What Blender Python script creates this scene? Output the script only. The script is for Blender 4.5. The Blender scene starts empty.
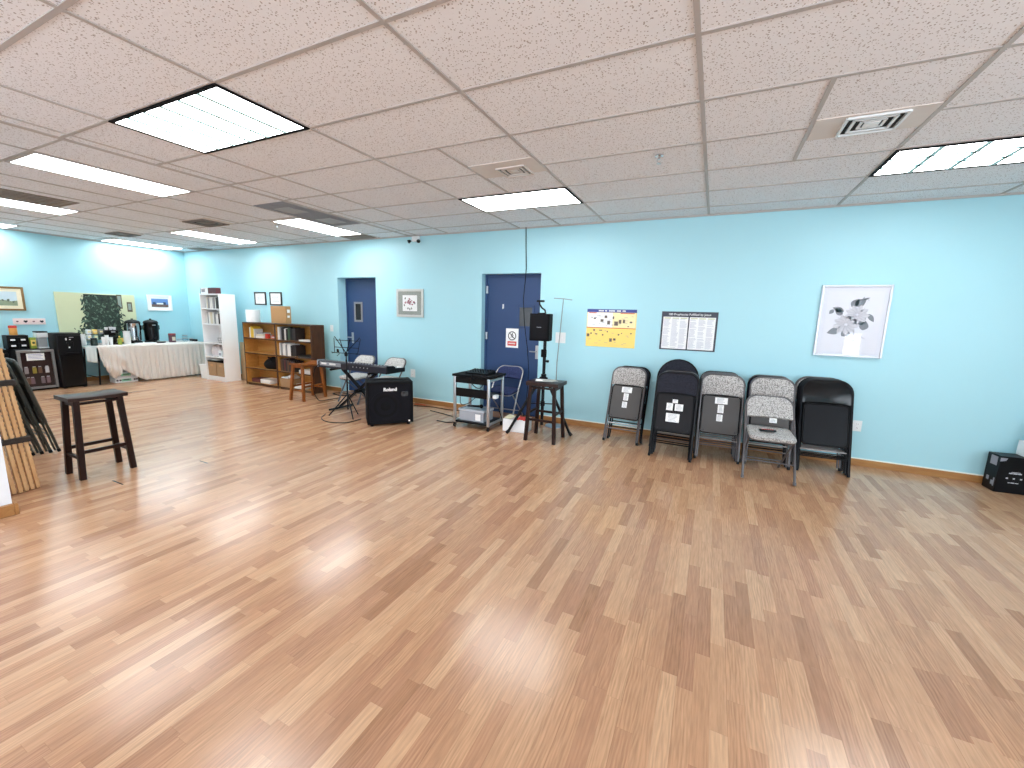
import bpy, bmesh, math, random
from mathutils import Vector, Matrix, Euler
R = random.Random(7)
PI = math.pi
SC = bpy.context.scene
COL = SC.collection

# ------------------------------------------------------------------ camera, world, exposure
CAM_H, D, CEIL = 1.518, 5.597, 2.751
YAW, PITCH, ROLL, FPX = 0.4464, 0.1633, 0.0285, 414.74
cam = bpy.data.cameras.new('camera'); cam_o = bpy.data.objects.new('camera', cam); COL.objects.link(cam_o)
cam.sensor_width = 36.0; cam.lens = FPX*36.0/1024.0; cam.clip_start = 0.02; cam.clip_end = 200
_f = Vector((-math.sin(YAW)*math.cos(PITCH), math.cos(YAW)*math.cos(PITCH), -math.sin(PITCH)))
_r0 = Vector((math.cos(YAW), math.sin(YAW), 0)); _u0 = _r0.cross(_f)
_r = math.cos(ROLL)*_r0 + math.sin(ROLL)*_u0; _u = -math.sin(ROLL)*_r0 + math.cos(ROLL)*_u0
_m = Matrix((_r, _u, -_f)).transposed().to_4x4(); _m.translation = Vector((0, 0, CAM_H))
cam_o.matrix_world = _m
SC.camera = cam_o
SC.view_settings.view_transform = 'Standard'; SC.view_settings.look = 'None'
SC.view_settings.exposure = 0.84; SC.view_settings.gamma = 1.0; SC.view_settings.use_curve_mapping = False
LIGHT_L = 9.0          # radiance of the fluorescent lenses
SKY_L = 7.0            # radiance of the daylight outside
w = bpy.data.worlds.new('sky'); SC.world = w; w.use_nodes = True
w.node_tree.nodes['Background'].inputs[0].default_value = (0.82, 0.91, 1.0, 1)
w.node_tree.nodes['Background'].inputs[1].default_value = SKY_L
SC.cycles.max_bounces = 10; SC.cycles.diffuse_bounces = 6; SC.cycles.glossy_bounces = 4
SC.cycles.transparent_max_bounces = 12; SC.cycles.sample_clamp_indirect = 6.0
SC.cycles.caustics_reflective = False; SC.cycles.caustics_refractive = False

# ------------------------------------------------------------------ materials
def lin(c):
    if isinstance(c, str):
        c = [int(c[i:i+2], 16)/255 for i in (0, 2, 4)]
    return tuple((x/12.92 if x <= .04045 else ((x+.055)/1.055)**2.4) for x in c)
MATS = {}
def node(nt, t, ins=None, **attrs):
    n = nt.nodes.new('ShaderNode'+t)
    for k, v in attrs.items(): setattr(n, k, v)
    for k, v in (ins or {}).items():
        s = n.inputs[k]
        if isinstance(v, bpy.types.NodeSocket): nt.links.new(v, s)
        else: s.default_value = v
    return n
def mathn(nt, op, a, b=0.0, c=0.0):
    return node(nt, 'Math', {0: a, 1: b, 2: c}, operation=op).outputs[0]
def mixc(nt, fac, a, b, blend='MIX'):
    n = node(nt, 'Mix', None, data_type='RGBA', blend_type=blend)
    for s, v in ((n.inputs[0], fac), (n.inputs[6], a), (n.inputs[7], b)):
        if isinstance(v, bpy.types.NodeSocket): nt.links.new(v, s)
        else: s.default_value = v if not isinstance(v, tuple) else (*v[:3], 1)
    return n.outputs[2]
def newmat(name):
    m = bpy.data.materials.new(name); m.use_nodes = True
    nt = m.node_tree; return m, nt, nt.nodes['Principled BSDF']
def mat(name, col, rough=.5, metal=0., var=.06, scale=14., bump=0., bscale=60., coat=0., spec=.5, stretch=None):
    """plain procedural surface: noise-varied colour, optional bump"""
    if name in MATS: return MATS[name]
    m, nt, p = newmat(name); c = lin(col)
    tc = node(nt, 'TexCoord'); vec = tc.outputs['Object']
    if stretch:
        vec = node(nt, 'Mapping', {0: vec, 3: stretch}).outputs[0]
    nz = node(nt, 'TexNoise', {'Vector': vec, 'Scale': scale, 'Detail': 4.0})
    f = mathn(nt, 'MULTIPLY_ADD', nz.outputs[0], 2*var, 1-var)
    colr = node(nt, 'VectorMath', {0: (*c,), 3: f}, operation='SCALE').outputs[0]
    nt.links.new(colr, p.inputs['Base Color'])
    p.inputs['Roughness'].default_value = rough; p.inputs['Metallic'].default_value = metal
    p.inputs['Coat Weight'].default_value = coat; p.inputs['Specular IOR Level'].default_value = spec
    if bump:
        b = node(nt, 'TexNoise', {'Vector': vec, 'Scale': bscale, 'Detail': 3.0})
        bn = node(nt, 'Bump', {'Strength': bump, 'Distance': .004, 'Height': b.outputs[0]})
        nt.links.new(bn.outputs[0], p.inputs['Normal'])
    MATS[name] = m; return m
def speckle(name, c1, c2, scale=260., rough=.95):
    m, nt, p = newmat(name)
    tc = node(nt, 'TexCoord')
    nz = node(nt, 'TexNoise', {'Vector': tc.outputs['Object'], 'Scale': scale, 'Detail': 2.0})
    r = node(nt, 'ValToRGB', {0: nz.outputs[0]})
    r.color_ramp.elements[0].position = .38; r.color_ramp.elements[0].color = (*lin(c1), 1)
    r.color_ramp.elements[1].position = .58; r.color_ramp.elements[1].color = (*lin(c2), 1)
    nt.links.new(r.outputs[0], p.inputs['Base Color']); p.inputs['Roughness'].default_value = rough
    p.inputs['Specular IOR Level'].default_value = .2
    bn = node(nt, 'Bump', {'Strength': .3, 'Distance': .002, 'Height': nz.outputs[0]})
    nt.links.new(bn.outputs[0], p.inputs['Normal'])
    MATS[name] = m; return m
def woodmat(name, c1, c2, rough=.4, axis=2, scale=18., spec=.4):
    m, nt, p = newmat(name)
    tc = node(nt, 'TexCoord')
    sc = [1., 1., 1.]; sc[axis] = .12
    mp = node(nt, 'Mapping', {0: tc.outputs['Object'], 3: sc})
    nz = node(nt, 'TexNoise', {'Vector': mp.outputs[0], 'Scale': scale, 'Detail': 6.0, 'Roughness': .65, 'Distortion': .6})
    r = node(nt, 'ValToRGB', {0: nz.outputs[0]})
    r.color_ramp.elements[0].position = .3; r.color_ramp.elements[0].color = (*lin(c1), 1)
    r.color_ramp.elements[1].position = .7; r.color_ramp.elements[1].color = (*lin(c2), 1)
    nt.links.new(r.outputs[0], p.inputs['Base Color']); p.inputs['Roughness'].default_value = rough
    p.inputs['Specular IOR Level'].default_value = spec
    MATS[name] = m; return m
def glassmat(name, tint=(1, 1, 1), rough=.02):
    m = bpy.data.materials.new(name); m.use_nodes = True; nt = m.node_tree
    nt.nodes.remove(nt.nodes['Principled BSDF'])
    bf = node(nt, 'NewGeometry').outputs['Backfacing']
    fr = node(nt, 'Fresnel', {'IOR': mathn(nt, 'MULTIPLY_ADD', bf, 1/1.5-1.5, 1.5)})
    t = node(nt, 'BsdfTransparent', {0: (*tint, 1)}); g = node(nt, 'BsdfGlossy', {'Roughness': rough})
    mx = node(nt, 'MixShader', {0: fr.outputs[0], 1: t.outputs[0], 2: g.outputs[0]})
    nt.links.new(mx.outputs[0], nt.nodes['Material Output'].inputs[0])
    MATS[name] = m; return m
def emitmat(name, col, s, lines=None):
    m = bpy.data.materials.new(name); m.use_nodes = True; nt = m.node_tree
    nt.nodes.remove(nt.nodes['Principled BSDF'])
    e = node(nt, 'Emission', {0: (*col, 1), 1: s})
    nt.links.new(e.outputs[0], nt.nodes['Material Output'].inputs[0]); MATS[name] = m; return m

def floor_material():
    m, nt, p = newmat('oak_strip_laminate')
    tc = node(nt, 'TexCoord'); sep = node(nt, 'SeparateXYZ', {0: tc.outputs['Object']})
    X, Y = sep.outputs[0], sep.outputs[1]
    SW, BW = .0635, .1905
    row = mathn(nt, 'FLOOR', mathn(nt, 'DIVIDE', X, SW))
    r1 = node(nt, 'TexWhiteNoise', {'W': row}, noise_dimensions='1D').outputs[0]
    r1b = node(nt, 'TexWhiteNoise', {'W': mathn(nt, 'ADD', row, 77.7)}, noise_dimensions='1D').outputs[0]
    ln = mathn(nt, 'MULTIPLY_ADD', r1b, .30, .32)
    yy = mathn(nt, 'ADD', mathn(nt, 'DIVIDE', Y, ln), mathn(nt, 'MULTIPLY', r1, 37.0))
    cell = mathn(nt, 'FLOOR', yy)
    cv = node(nt, 'CombineXYZ', {0: row, 1: cell})
    wn = node(nt, 'TexWhiteNoise', {'Vector': cv.outputs[0]}, noise_dimensions='2D')
    ramp = node(nt, 'ValToRGB', {0: wn.outputs[0]})
    cr = ramp.color_ramp
    stops = [(0., 'A07658'), (.12, 'AC8063'), (.5, 'B78C6B'), (.88, 'C19876'), (1., 'C69F7D')]
    while len(cr.elements) < len(stops): cr.elements.new(.5)
    for e, (q, c) in zip(cr.elements, stops): e.position = q; e.color = (*lin(c), 1)
    # grain: long fibres plus cathedral rings that shift from strip to strip
    off = node(nt, 'VectorMath', {0: wn.outputs[1], 3: 40.0}, operation='SCALE').outputs[0]
    gv = node(nt, 'VectorMath', {0: tc.outputs['Object'], 1: off}, operation='ADD').outputs[0]
    gm = node(nt, 'Mapping', {0: gv, 3: (1, .07, 1)})
    fib = node(nt, 'TexNoise', {'Vector': gm.outputs[0], 'Scale': 110.0, 'Detail': 3.0, 'Roughness': .55}).outputs[0]
    gm2 = node(nt, 'Mapping', {0: gv, 3: (1, .16, 1)})
    wv = node(nt, 'TexWave', {'Vector': gm2.outputs[0], 'Scale': 24.0, 'Distortion': 9.0, 'Detail': 2.0, 'Detail Scale': 1.2}, wave_type='BANDS', bands_direction='X').outputs[1]
    pick = node(nt, 'TexWhiteNoise', {'Vector': node(nt, 'VectorMath', {0: cv.outputs[0], 1: (3.3, 9.1, 0)}, operation='ADD').outputs[0]}, noise_dimensions='2D').outputs[0]
    amt = mathn(nt, 'MULTIPLY', mathn(nt, 'GREATER_THAN', pick, .5), .17)
    g = mathn(nt, 'ADD', mathn(nt, 'MULTIPLY_ADD', fib, .72, .66), mathn(nt, 'MULTIPLY', mathn(nt, 'SUBTRACT', wv, .55), amt))
    col = node(nt, 'VectorMath', {0: ramp.outputs[0], 3: g}, operation='SCALE').outputs[0]
    # joints between strips (faint) and between boards (darker)
    def seam(v, width, wid):
        fr = mathn(nt, 'FRACT', mathn(nt, 'DIVIDE', v, width))
        d = mathn(nt, 'MULTIPLY', mathn(nt, 'MINIMUM', fr, mathn(nt, 'SUBTRACT', 1.0, fr)), width)
        return mathn(nt, 'LESS_THAN', d, wid)
    s1 = seam(X, SW, .0006); s2 = seam(X, BW, .0011)
    fy = mathn(nt, 'FRACT', yy)
    s3 = mathn(nt, 'LESS_THAN', mathn(nt, 'MULTIPLY', mathn(nt, 'MINIMUM', fy, mathn(nt, 'SUBTRACT', 1.0, fy)), ln), .0008)
    dk = mathn(nt, 'MAXIMUM', mathn(nt, 'MULTIPLY', mathn(nt, 'MAXIMUM', s1, s3), .18), mathn(nt, 'MULTIPLY', s2, .35))
    col = mixc(nt, dk, col, (.12, .06, .03))
    # two opened end joints near the stool
    for (x0, x1, y0, y1) in ((-4.60, -4.42, 1.585, 1.597), (-4.5, -4.36, 2.22, 2.23)):
        mk = mathn(nt, 'MULTIPLY', mathn(nt, 'MULTIPLY', mathn(nt, 'GREATER_THAN', X, x0), mathn(nt, 'LESS_THAN', X, x1)),
                   mathn(nt, 'MULTIPLY', mathn(nt, 'GREATER_THAN', Y, y0), mathn(nt, 'LESS_THAN', Y, y1)))
        col = mixc(nt, mk, col, (.03, .018, .01))
    nt.links.new(col, p.inputs['Base Color'])
    sm = node(nt, 'TexNoise', {'Vector': tc.outputs['Object'], 'Scale': 1.6, 'Detail': 5.0}).outputs[0]
    rr = mathn(nt, 'ADD', mathn(nt, 'MULTIPLY', sm, .20), mathn(nt, 'MULTIPLY_ADD', fib, .08, .075))
    nt.links.new(rr, p.inputs['Roughness'])
    p.inputs['Specular IOR Level'].default_value = .5
    bn = node(nt, 'Bump', {'Strength': .08, 'Distance': .001, 'Height': mathn(nt, 'SUBTRACT', fib, dk)})
    nt.links.new(bn.outputs[0], p.inputs['Normal'])
    return m
def tile_material():
    m, nt, p = newmat('fissured_ceiling_tile')
    tc = node(nt, 'TexCoord'); v = tc.outputs['Object']
    vo = node(nt, 'TexVoronoi', {'Vector': v, 'Scale': 78.0, 'Randomness': 1.0})
    nz = node(nt, 'TexNoise', {'Vector': v, 'Scale': 40.0, 'Detail': 2.0}).outputs[0]
    thr = mathn(nt, 'MULTIPLY_ADD', nz, .8, -.16)
    dot = mathn(nt, 'LESS_THAN', vo.outputs['Distance'], thr)
    big = node(nt, 'TexNoise', {'Vector': v, 'Scale': 1.1, 'Detail': 4.0}).outputs[0]
    base = mixc(nt, big, lin('E6E8ED'), lin('EFF1F5'))
    col = mixc(nt, mathn(nt, 'MULTIPLY', dot, .7), base, lin('7E7068'))
    nt.links.new(col, p.inputs['Base Color']); p.inputs['Roughness'].default_value = .95
    p.inputs['Specular IOR Level'].default_value = .1
    bn = node(nt, 'Bump', {'Strength': .35, 'Distance': .003, 'Height': mathn(nt, 'SUBTRACT', nz, dot)})
    nt.links.new(bn.outputs[0], p.inputs['Normal'])
    return m

M_FLOOR = floor_material(); M_TILE = tile_material()
M_WALL = mat('aqua_wall_paint', 'A6D6E1', .42, var=.02, scale=2.5, bump=.06, bscale=240)
M_WHITEWALL = mat('white_wall_paint', 'E6EAF0', .5, var=.02)
M_TBAR = mat('ceiling_tee_bar', 'B2ACA9', .5, var=.03)
M_OAKTRIM = woodmat('oak_trim', '966438', 'B0824E', .4, axis=0)
M_CAULK = mat('cream_paint_edge', 'EEF0E6', .5)
M_NAVY = mat('navy_door_paint', '27426C', .42, var=.05, scale=6)
M_BLACK = mat('black_plastic', '0A0A0D', .42, var=.1, spec=.18)
M_BLACKMATTE = mat('black_matte', '0B0B0E', .8, var=.12, scale=40, bump=.2, bscale=300, spec=.18)
M_BLACKGLOSS = mat('black_gloss', '050507', .2, var=.1, spec=.3)
M_BLACKSTEEL = mat('black_steel', '0B0B10', .35, var=.08, spec=.18)
M_TUBE = mat('grey_steel_tube', '5C595B', .35, metal=.35)
M_TUBEL = mat('light_grey_tube', '9A9899', .3, metal=.5)
M_DULL = mat('dull_chrome', '8A9396', .45, metal=.5)
M_CHROME = mat('chrome', 'C9CDD2', .16, metal=1.)
M_PAN = mat('grey_seat_pan', '474443', .55, var=.05)
M_PANB = mat('black_seat_pan', '1C1B1E', .55, var=.05, spec=.18)
M_FAB = speckle('grey_speckled_fabric', '777473', 'BFBCB9', 110.)
M_FABL = speckle('light_grey_fabric', '8E8C8A', 'CFCECB', 110.)
M_FABB = speckle('charcoal_fabric', '0E0F16', '34353F')
M_FABN = speckle('navy_fabric', '1E2540', '39426A')
M_PAPER = mat('white_paper', 'F1F2F2', .7, var=.01)
M_INK = mat('grey_print', '8A8F98', .8)
M_INKD = mat('dark_print', '24252E', .8)
M_DARKWOOD = woodmat('dark_stained_wood', '180A07', '2A140E', .4, axis=2, spec=.2)
M_DARKTOP = woodmat('dark_stained_seat', '1F0E09', '33201A', .36, axis=1, spec=.3)
M_HONEY = woodmat('honey_wood', '743C14', '985822', .35, axis=2)
M_BOOKWOOD = woodmat('walnut_shelf', '382113', '583820', .4, axis=2)
M_SHELFIN = woodmat('golden_shelf_board', 'B07C3A', 'C99550', .45, axis=0)
M_WHITE = mat('white_laminate', 'EDEFF1', .35, var=.015)
M_WHITEP = mat('white_plastic', 'E4E8EA', .3, var=.02)
M_BAMBOO = woodmat('light_wood_slat', 'C4925C', 'DCB484', .45, axis=2)
M_STRAP = mat('dark_brown_strap', '2A201A', .7)
M_CARD = mat('brown_cardboard', 'A48462', .85, var=.05)
M_CARDD = mat('tan_carton', 'B79063', .85, var=.05)
M_PLY = woodmat('pale_plywood', 'D3B68E', 'E2C9A4', .6, axis=2)
M_GLASS = glassmat('picture_glass')
M_WINGLASS = mat('reflection_grey_glass', '50555A', .15, var=.2)  # mid grey paints a bright reflection into the door pane
M_CLEAR = glassmat('clear_plastic', (.93, .95, .97), .08)
M_MILKY = mat('translucent_bin', 'C4CAD4', .3, var=.05); MATS['translucent_bin'].node_tree.nodes['Principled BSDF'].inputs['Alpha'].default_value = .5
M_SILVER = mat('brushed_silver', 'B9BCBF', .3, metal=.85, var=.03)
M_CLOTH = mat('ivory_tablecloth', 'D9D2CB', .5, var=.03, bump=.1, bscale=90)
M_RED = mat('red_print', 'C8392E', .6)
M_YELLOW = mat('yellow_print', 'FBD878', .6, var=.04)
M_GREENP = mat('green_packaging', '93A63A', .5)
M_LENS = emitmat('fluorescent_lens', (.95, .985, 1.), LIGHT_L)
M_LENSB = emitmat('fluorescent_lens_bright', (.95, .985, 1.), LIGHT_L*.98)
M_LOUVER = mat('lens_seam', 'B4DCDC', .5)
M_VENT = mat('vent_enamel', 'D6CEC8', .5)
M_VENTD = mat('sooty_vent', '847A72', .7)
M_VOID = mat('duct_dark', '1A1816', .9)
M_GREYPANEL = mat('grey_grille', '8A8C90', .6)

# ------------------------------------------------------------------ mesh helpers
class MB:
    def __init__(s): s.bm = bmesh.new()
    def _add(s, fn, mtx=None, bev=0, seg=1):
        b = bmesh.new(); fn(b)
        if bev:
            bmesh.ops.bevel(b, geom=list(b.edges), offset=bev, segments=seg, affect='EDGES', profile=.5)
        if mtx is not None: bmesh.ops.transform(b, matrix=mtx, verts=b.verts)
        me = bpy.data.meshes.new('tmp'); b.to_mesh(me); b.free(); s.bm.from_mesh(me); bpy.data.meshes.remove(me)
        return s
    def box(s, x0, x1, y0, y1, z0, z1, bev=0, seg=1, rot=None):
        c = Vector(((x0+x1)/2, (y0+y1)/2, (z0+z1)/2)); sz = (abs(x1-x0), abs(y1-y0), abs(z1-z0))
        def f(b):
            bmesh.ops.create_cube(b, size=1.0); bmesh.ops.scale(b, vec=sz, verts=b.verts)
        m = Matrix.Translation(c)
        if rot: m = m @ Euler(rot).to_matrix().to_4x4()
        return s._add(f, m, bev, seg)
    def cyl(s, p0, p1, r0, r1=None, seg=14):
        p0, p1 = Vector(p0), Vector(p1); d = p1-p0
        r1 = r0 if r1 is None else r1
        def f(b): bmesh.ops.create_cone(b, cap_ends=True, segments=seg, radius1=r0, radius2=r1, depth=d.length)
        m = Matrix.Translation((p0+p1)/2) @ d.to_track_quat('Z', 'Y').to_matrix().to_4x4()
        return s._add(f, m)
    def bar(s, p0, p1, wx, wy, up=(0, 0, 1), taper=1., bev=0):
        """square bar from p0 to p1"""
        p0, p1 = Vector(p0), Vector(p1); d = p1-p0
        def f(b):
            bmesh.ops.create_cube(b, size=1.0)
            for v in b.verts:
                k = taper if v.co.z > 0 else 1.
                v.co = Vector((v.co.x*wx*k, v.co.y*wy*k, v.co.z*d.length))
        z = d.normalized(); x = Vector((1, 0, 0)); x = (x - z*x.dot(z))
        if x.length < .2: x = Vector((0, 1, 0)); x = x - z*x.dot(z)
        x.normalize(); y = z.cross(x)
        m = Matrix((x, y, z)).transposed().to_4x4(); m.translation = (p0+p1)/2
        return s._add(f, m, bev)
    def tube(s, pts, r, seg=8, closed=False):
        pts = [Vector(p) for p in pts]; n = len(pts); rings = []; bm = s.bm
        prev = None
        for i, p in enumerate(pts):
            if closed: t = pts[(i+1) % n]-pts[i-1]
            elif i == 0: t = pts[1]-pts[0]
            elif i == n-1: t = pts[-1]-pts[-2]
            else: t = (pts[i+1]-p).normalized()+(p-pts[i-1]).normalized()
            if t.length < 1e-9: t = Vector((0, 0, 1))
            t.normalize()
            if prev is None:
                a = Vector((0, 0, 1)) if abs(t.z) < .9 else Vector((1, 0, 0)); nrm = a-t*a.dot(t)
            else: nrm = prev-t*prev.dot(t)
            nrm.normalize(); prev = nrm; bi = t.cross(nrm)
            rr = r[i] if isinstance(r, (list, tuple)) else r
            rings.append([bm.verts.new(p+nrm*math.cos(2*PI*k/seg)*rr+bi*math.sin(2*PI*k/seg)*rr) for k in range(seg)])
        m = n if closed else n-1
        for i in range(m):
            a, b = rings[i], rings[(i+1) % n]
            for k in range(seg): bm.faces.new((a[k], a[(k+1) % seg], b[(k+1) % seg], b[k]))
        if not closed:
            bm.faces.new(rings[0][::-1]); bm.faces.new(rings[-1])
        return s
    def lathe(s, prof, c=(0, 0, 0), seg=24, sx=1., sy=1.):
        bm = s.bm; c = Vector(c); rings = []
        for r, z in prof:
            rings.append([bm.verts.new(c+Vector((r*sx*math.cos(2*PI*k/seg), r*sy*math.sin(2*PI*k/seg), z))) for k in range(seg)])
        for a, b in zip(rings, rings[1:]):
            for k in range(seg): bm.faces.new((a[k], a[(k+1) % seg], b[(k+1) % seg], b[k]))
        bm.faces.new(rings[0][::-1]); bm.faces.new(rings[-1])
        return s
    def prism(s, out, o, ux, uy, depth, bev=0, seg=1):
        """polygon 'out' in the plane (ux,uy) at o, extruded by depth along ux x uy, centred"""
        ux, uy = Vector(ux), Vector(uy); n = ux.cross(uy).normalized(); o = Vector(o)
        def f(b):
            lo = [b.verts.new(o+ux*a+uy*c-n*depth/2) for a, c in out]
            hi = [b.verts.new(o+ux*a+uy*c+n*depth/2) for a, c in out]
            b.faces.new(lo[::-1]); b.faces.new(hi); k = len(out)
            for i in range(k): b.faces.new((lo[i], lo[(i+1) % k], hi[(i+1) % k], hi[i]))
            if bev:
                es = [e for e in b.edges if len(e.link_faces) == 2 and any(len(q.verts) == k and k > 4 or q.normal.dot(n)**2 > .9 for q in e.link_faces)]
                b.normal_update()
                es = [e for e in b.edges if any(abs(q.normal.dot(n)) > .9 for q in e.link_faces)]
                bmesh.ops.bevel(b, geom=es, offset=bev, segments=seg, affect='EDGES', profile=.5)
        return s._add(f)
    def ball(s, c, r, sc=(1, 1, 1), u=14, v=9):
        def f(b): bmesh.ops.create_uvsphere(b, u_segments=u, v_segments=v, radius=r)
        return s._add(f, Matrix.Translation(c) @ Matrix.Diagonal((*sc, 1)))
    def xf(s, m):
        bmesh.ops.transform(s.bm, matrix=m, verts=s.bm.verts); return s
    def build(s, name, m, parent=None, angle=38, kind=None):
        bmesh.ops.recalc_face_normals(s.bm, faces=s.bm.faces)
        me = bpy.data.meshes.new(name); s.bm.to_mesh(me); s.bm.free()
        me.shade_smooth(); me.set_sharp_from_angle(angle=math.radians(angle))
        me.materials.append(m)
        o = bpy.data.objects.new(name, me); COL.objects.link(o)
        if parent is not None: o.parent = parent
        if kind: o['kind'] = kind
        return o
def tag(o, label, cat, group=None):
    o['label'] = label; o['category'] = cat
    if group: o['group'] = group
    return o
def thing(name, label, cat, loc=(0, 0, 0), rz=0., group=None):
    o = bpy.data.objects.new(name, None); COL.objects.link(o); o.empty_display_size = .1
    o.location = loc; o.rotation_euler = (0, 0, rz)
    return tag(o, label, cat, group)
def dup(root, loc, rz=None, label=None, group=None):
    r = root.copy(); COL.objects.link(r); r.location = loc
    if rz is not None: r.rotation_euler = (0, 0, rz)
    if label: r['label'] = label
    if group: r['group'] = group
    for ch in list(root.children):
        c = ch.copy(); COL.objects.link(c); c.parent = r
        for g in list(ch.children):
            e = g.copy(); COL.objects.link(e); e.parent = c
    return r
def text(s, name, m, parent, loc, size, rot, ext=.0008, align='CENTER', bold=0.):
    cu = bpy.data.curves.new(name, 'FONT'); cu.body = s; cu.size = size; cu.align_x = align; cu.align_y = 'CENTER'
    cu.extrude = ext; cu.offset = bold
    o = bpy.data.objects.new(name, cu); COL.objects.link(o); o.data.materials.append(m)
    dg = bpy.context.evaluated_depsgraph_get(); me = bpy.data.meshes.new_from_object(o.evaluated_get(dg))
    bpy.data.objects.remove(o); bpy.data.curves.remove(cu)
    me.materials.clear(); me.materials.append(m)
    o = bpy.data.objects.new(name, me); COL.objects.link(o)
    o.location = loc; o.rotation_euler = rot
    if parent is not None: o.parent = parent
    return o
def rrect(x0, x1, y0, y1, r, n=5):
    pts = []
    for cx, cy, a0 in ((x1-r, y0+r, -PI/2), (x1-r, y1-r, 0), (x0+r, y1-r, PI/2), (x0+r, y0+r, PI)):
        for k in range(n+1):
            a = a0+PI/2*k/n; pts.append((cx+r*math.cos(a), cy+r*math.sin(a)))
    return pts
ORD = ['first', 'second', 'third', 'fourth', 'fifth', 'sixth', 'seventh', 'eighth', 'ninth', 'tenth', 'eleventh', 'twelfth', 'thirteenth']
FACE_Y = (PI/2, 0, 0)          # text that faces -y
FACE_X = (PI/2, 0, PI/2)       # text that faces +x

# ------------------------------------------------------------------ room shell
XL, XR, YF, YB = -11.14, 4.6, -4.0, .975
XC = -4.43                     # right face of the white return wall
MB().box(XL-.2, XR+.2, YF-.2, D+.4, -.1, 0).build('floor', M_FLOOR, kind='structure')
MB().box(XL-.2, XR+.2, YF-.2, D+.4, CEIL, CEIL+.1).build('ceiling', M_TILE, kind='structure')
b = MB()
D1, D2 = (-6.27, -5.35, 2.11), (-3.23, -2.27, 2.125)
xs = [XL-.2, D1[0], D1[1], D2[0], D2[1], XR+.2]
for a, c in ((0, 1), (2, 3), (4, 5)): b.box(xs[a], xs[c], D, D+.3, 0, CEIL)
b.box(D1[0], D1[1], D, D+.3, D1[2], CEIL); b.box(D2[0], D2[1], D, D+.3, D2[2], CEIL)
b.build('wall_back', M_WALL, kind='structure')
MB().box(XL-.2, XL, YB, D, 0, CEIL).build('wall_left', M_WALL, kind='structure')
# the white return: front rooms behind it, its end seen at the left edge of the picture
MB().box(XL, XC, YF, YB, 0, CEIL).build('wall_return', M_WHITEWALL, kind='structure')
# right wall with a wide window, front wall with one small window and an added fill-light opening
b = MB(); W1 = (-2.6, 2.3, .85, 2.3)
b.box(XR, XR+.2, YF, W1[0], 0, CEIL).box(XR, XR+.2, W1[1], D, 0, CEIL).box(XR, XR+.2, W1[0], W1[1], 0, W1[2]).box(XR, XR+.2, W1[0], W1[1], W1[3], CEIL)
b.build('wall_right', M_WALL, kind='structure')
b = MB(); W2 = (3.44, 3.86, .55, 1.28)
W3 = (-3.7, 2.3, .8, 2.4)  # opening of the added fill window
b.box(XC, W3[0], YF-.2, YF, 0, CEIL).box(W3[1], W2[0], YF-.2, YF, 0, CEIL).box(W3[0], W3[1], YF-.2, YF, 0, W3[2]).box(W3[0], W3[1], YF-.2, YF, W3[3], CEIL).box(W2[1], XR, YF-.2, YF, 0, CEIL).box(W2[0], W2[1], YF-.2, YF, 0, W2[2]).box(W2[0], W2[1], YF-.2, YF, W2[3], CEIL)
b.build('wall_front', M_WALL, kind='structure')
b = MB()
for y in (-2.6, -.97, .66, 2.3): b.box(XR+.05, XR+.1, y-.03, y+.03, .85, 2.3)
for z in (.85, 2.3): b.box(XR+.05, XR+.1, -2.6, 2.3, z-.03, z+.03)
wf = b.build('window_1', M_SILVER, kind='structure')
MB().box(XR+.07, XR+.075, -2.6, 2.3, .85, 2.3).build('pane', M_GLASS, wf, kind='structure')
b = MB()
for x in W2[:2]: b.box(x-.02, x+.02, YF-.12, YF-.06, W2[2], W2[3])
for z in (W2[2], .93, 1.06, W2[3]): b.box(W2[0], W2[1], YF-.12, YF-.06, z-.014, z+.014)
wf = b.build('window_2', M_WHITE, kind='structure')
MB().box(W2[0], W2[1], YF-.1, YF-.096, W2[2], W2[3]).build('pane', M_GLASS, wf, kind='structure')
b = MB()
for k in range(5): x = W3[0]+(W3[1]-W3[0])*k/4; b.box(x-.03, x+.03, YF-.13, YF-.07, W3[2], W3[3])
for z in W3[2:]: b.box(W3[0], W3[1], YF-.13, YF-.07, z-.03, z+.03)
wf = b.build('added_fill_window', M_SILVER, kind='structure')  # unseen window added behind the camera to brighten the ceiling
MB().box(W3[0], W3[1], YF-.104, YF-.1, W3[2], W3[3]).build('pane', M_GLASS, wf, kind='structure')
def portal(loc, rot, sx, sy):
    l = bpy.data.lights.new('daylight_portal', 'AREA'); l.shape = 'RECTANGLE'; l.size = sx; l.size_y = sy; l.cycles.is_portal = True
    o = bpy.data.objects.new('daylight_portal', l); COL.objects.link(o); o.location = loc; o.rotation_euler = rot
portal((XR+.19, -.15, 1.575), (0, PI/2, 0), 1.45, 4.9)
portal(((W3[0]+W3[1])/2, YF-.19, (W3[2]+W3[3])/2), (PI/2, 0, 0), 6.0, 1.6)
portal(((W2[0]+W2[1])/2, YF-.19, .915), (PI/2, 0, 0), .42, .73)

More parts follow.
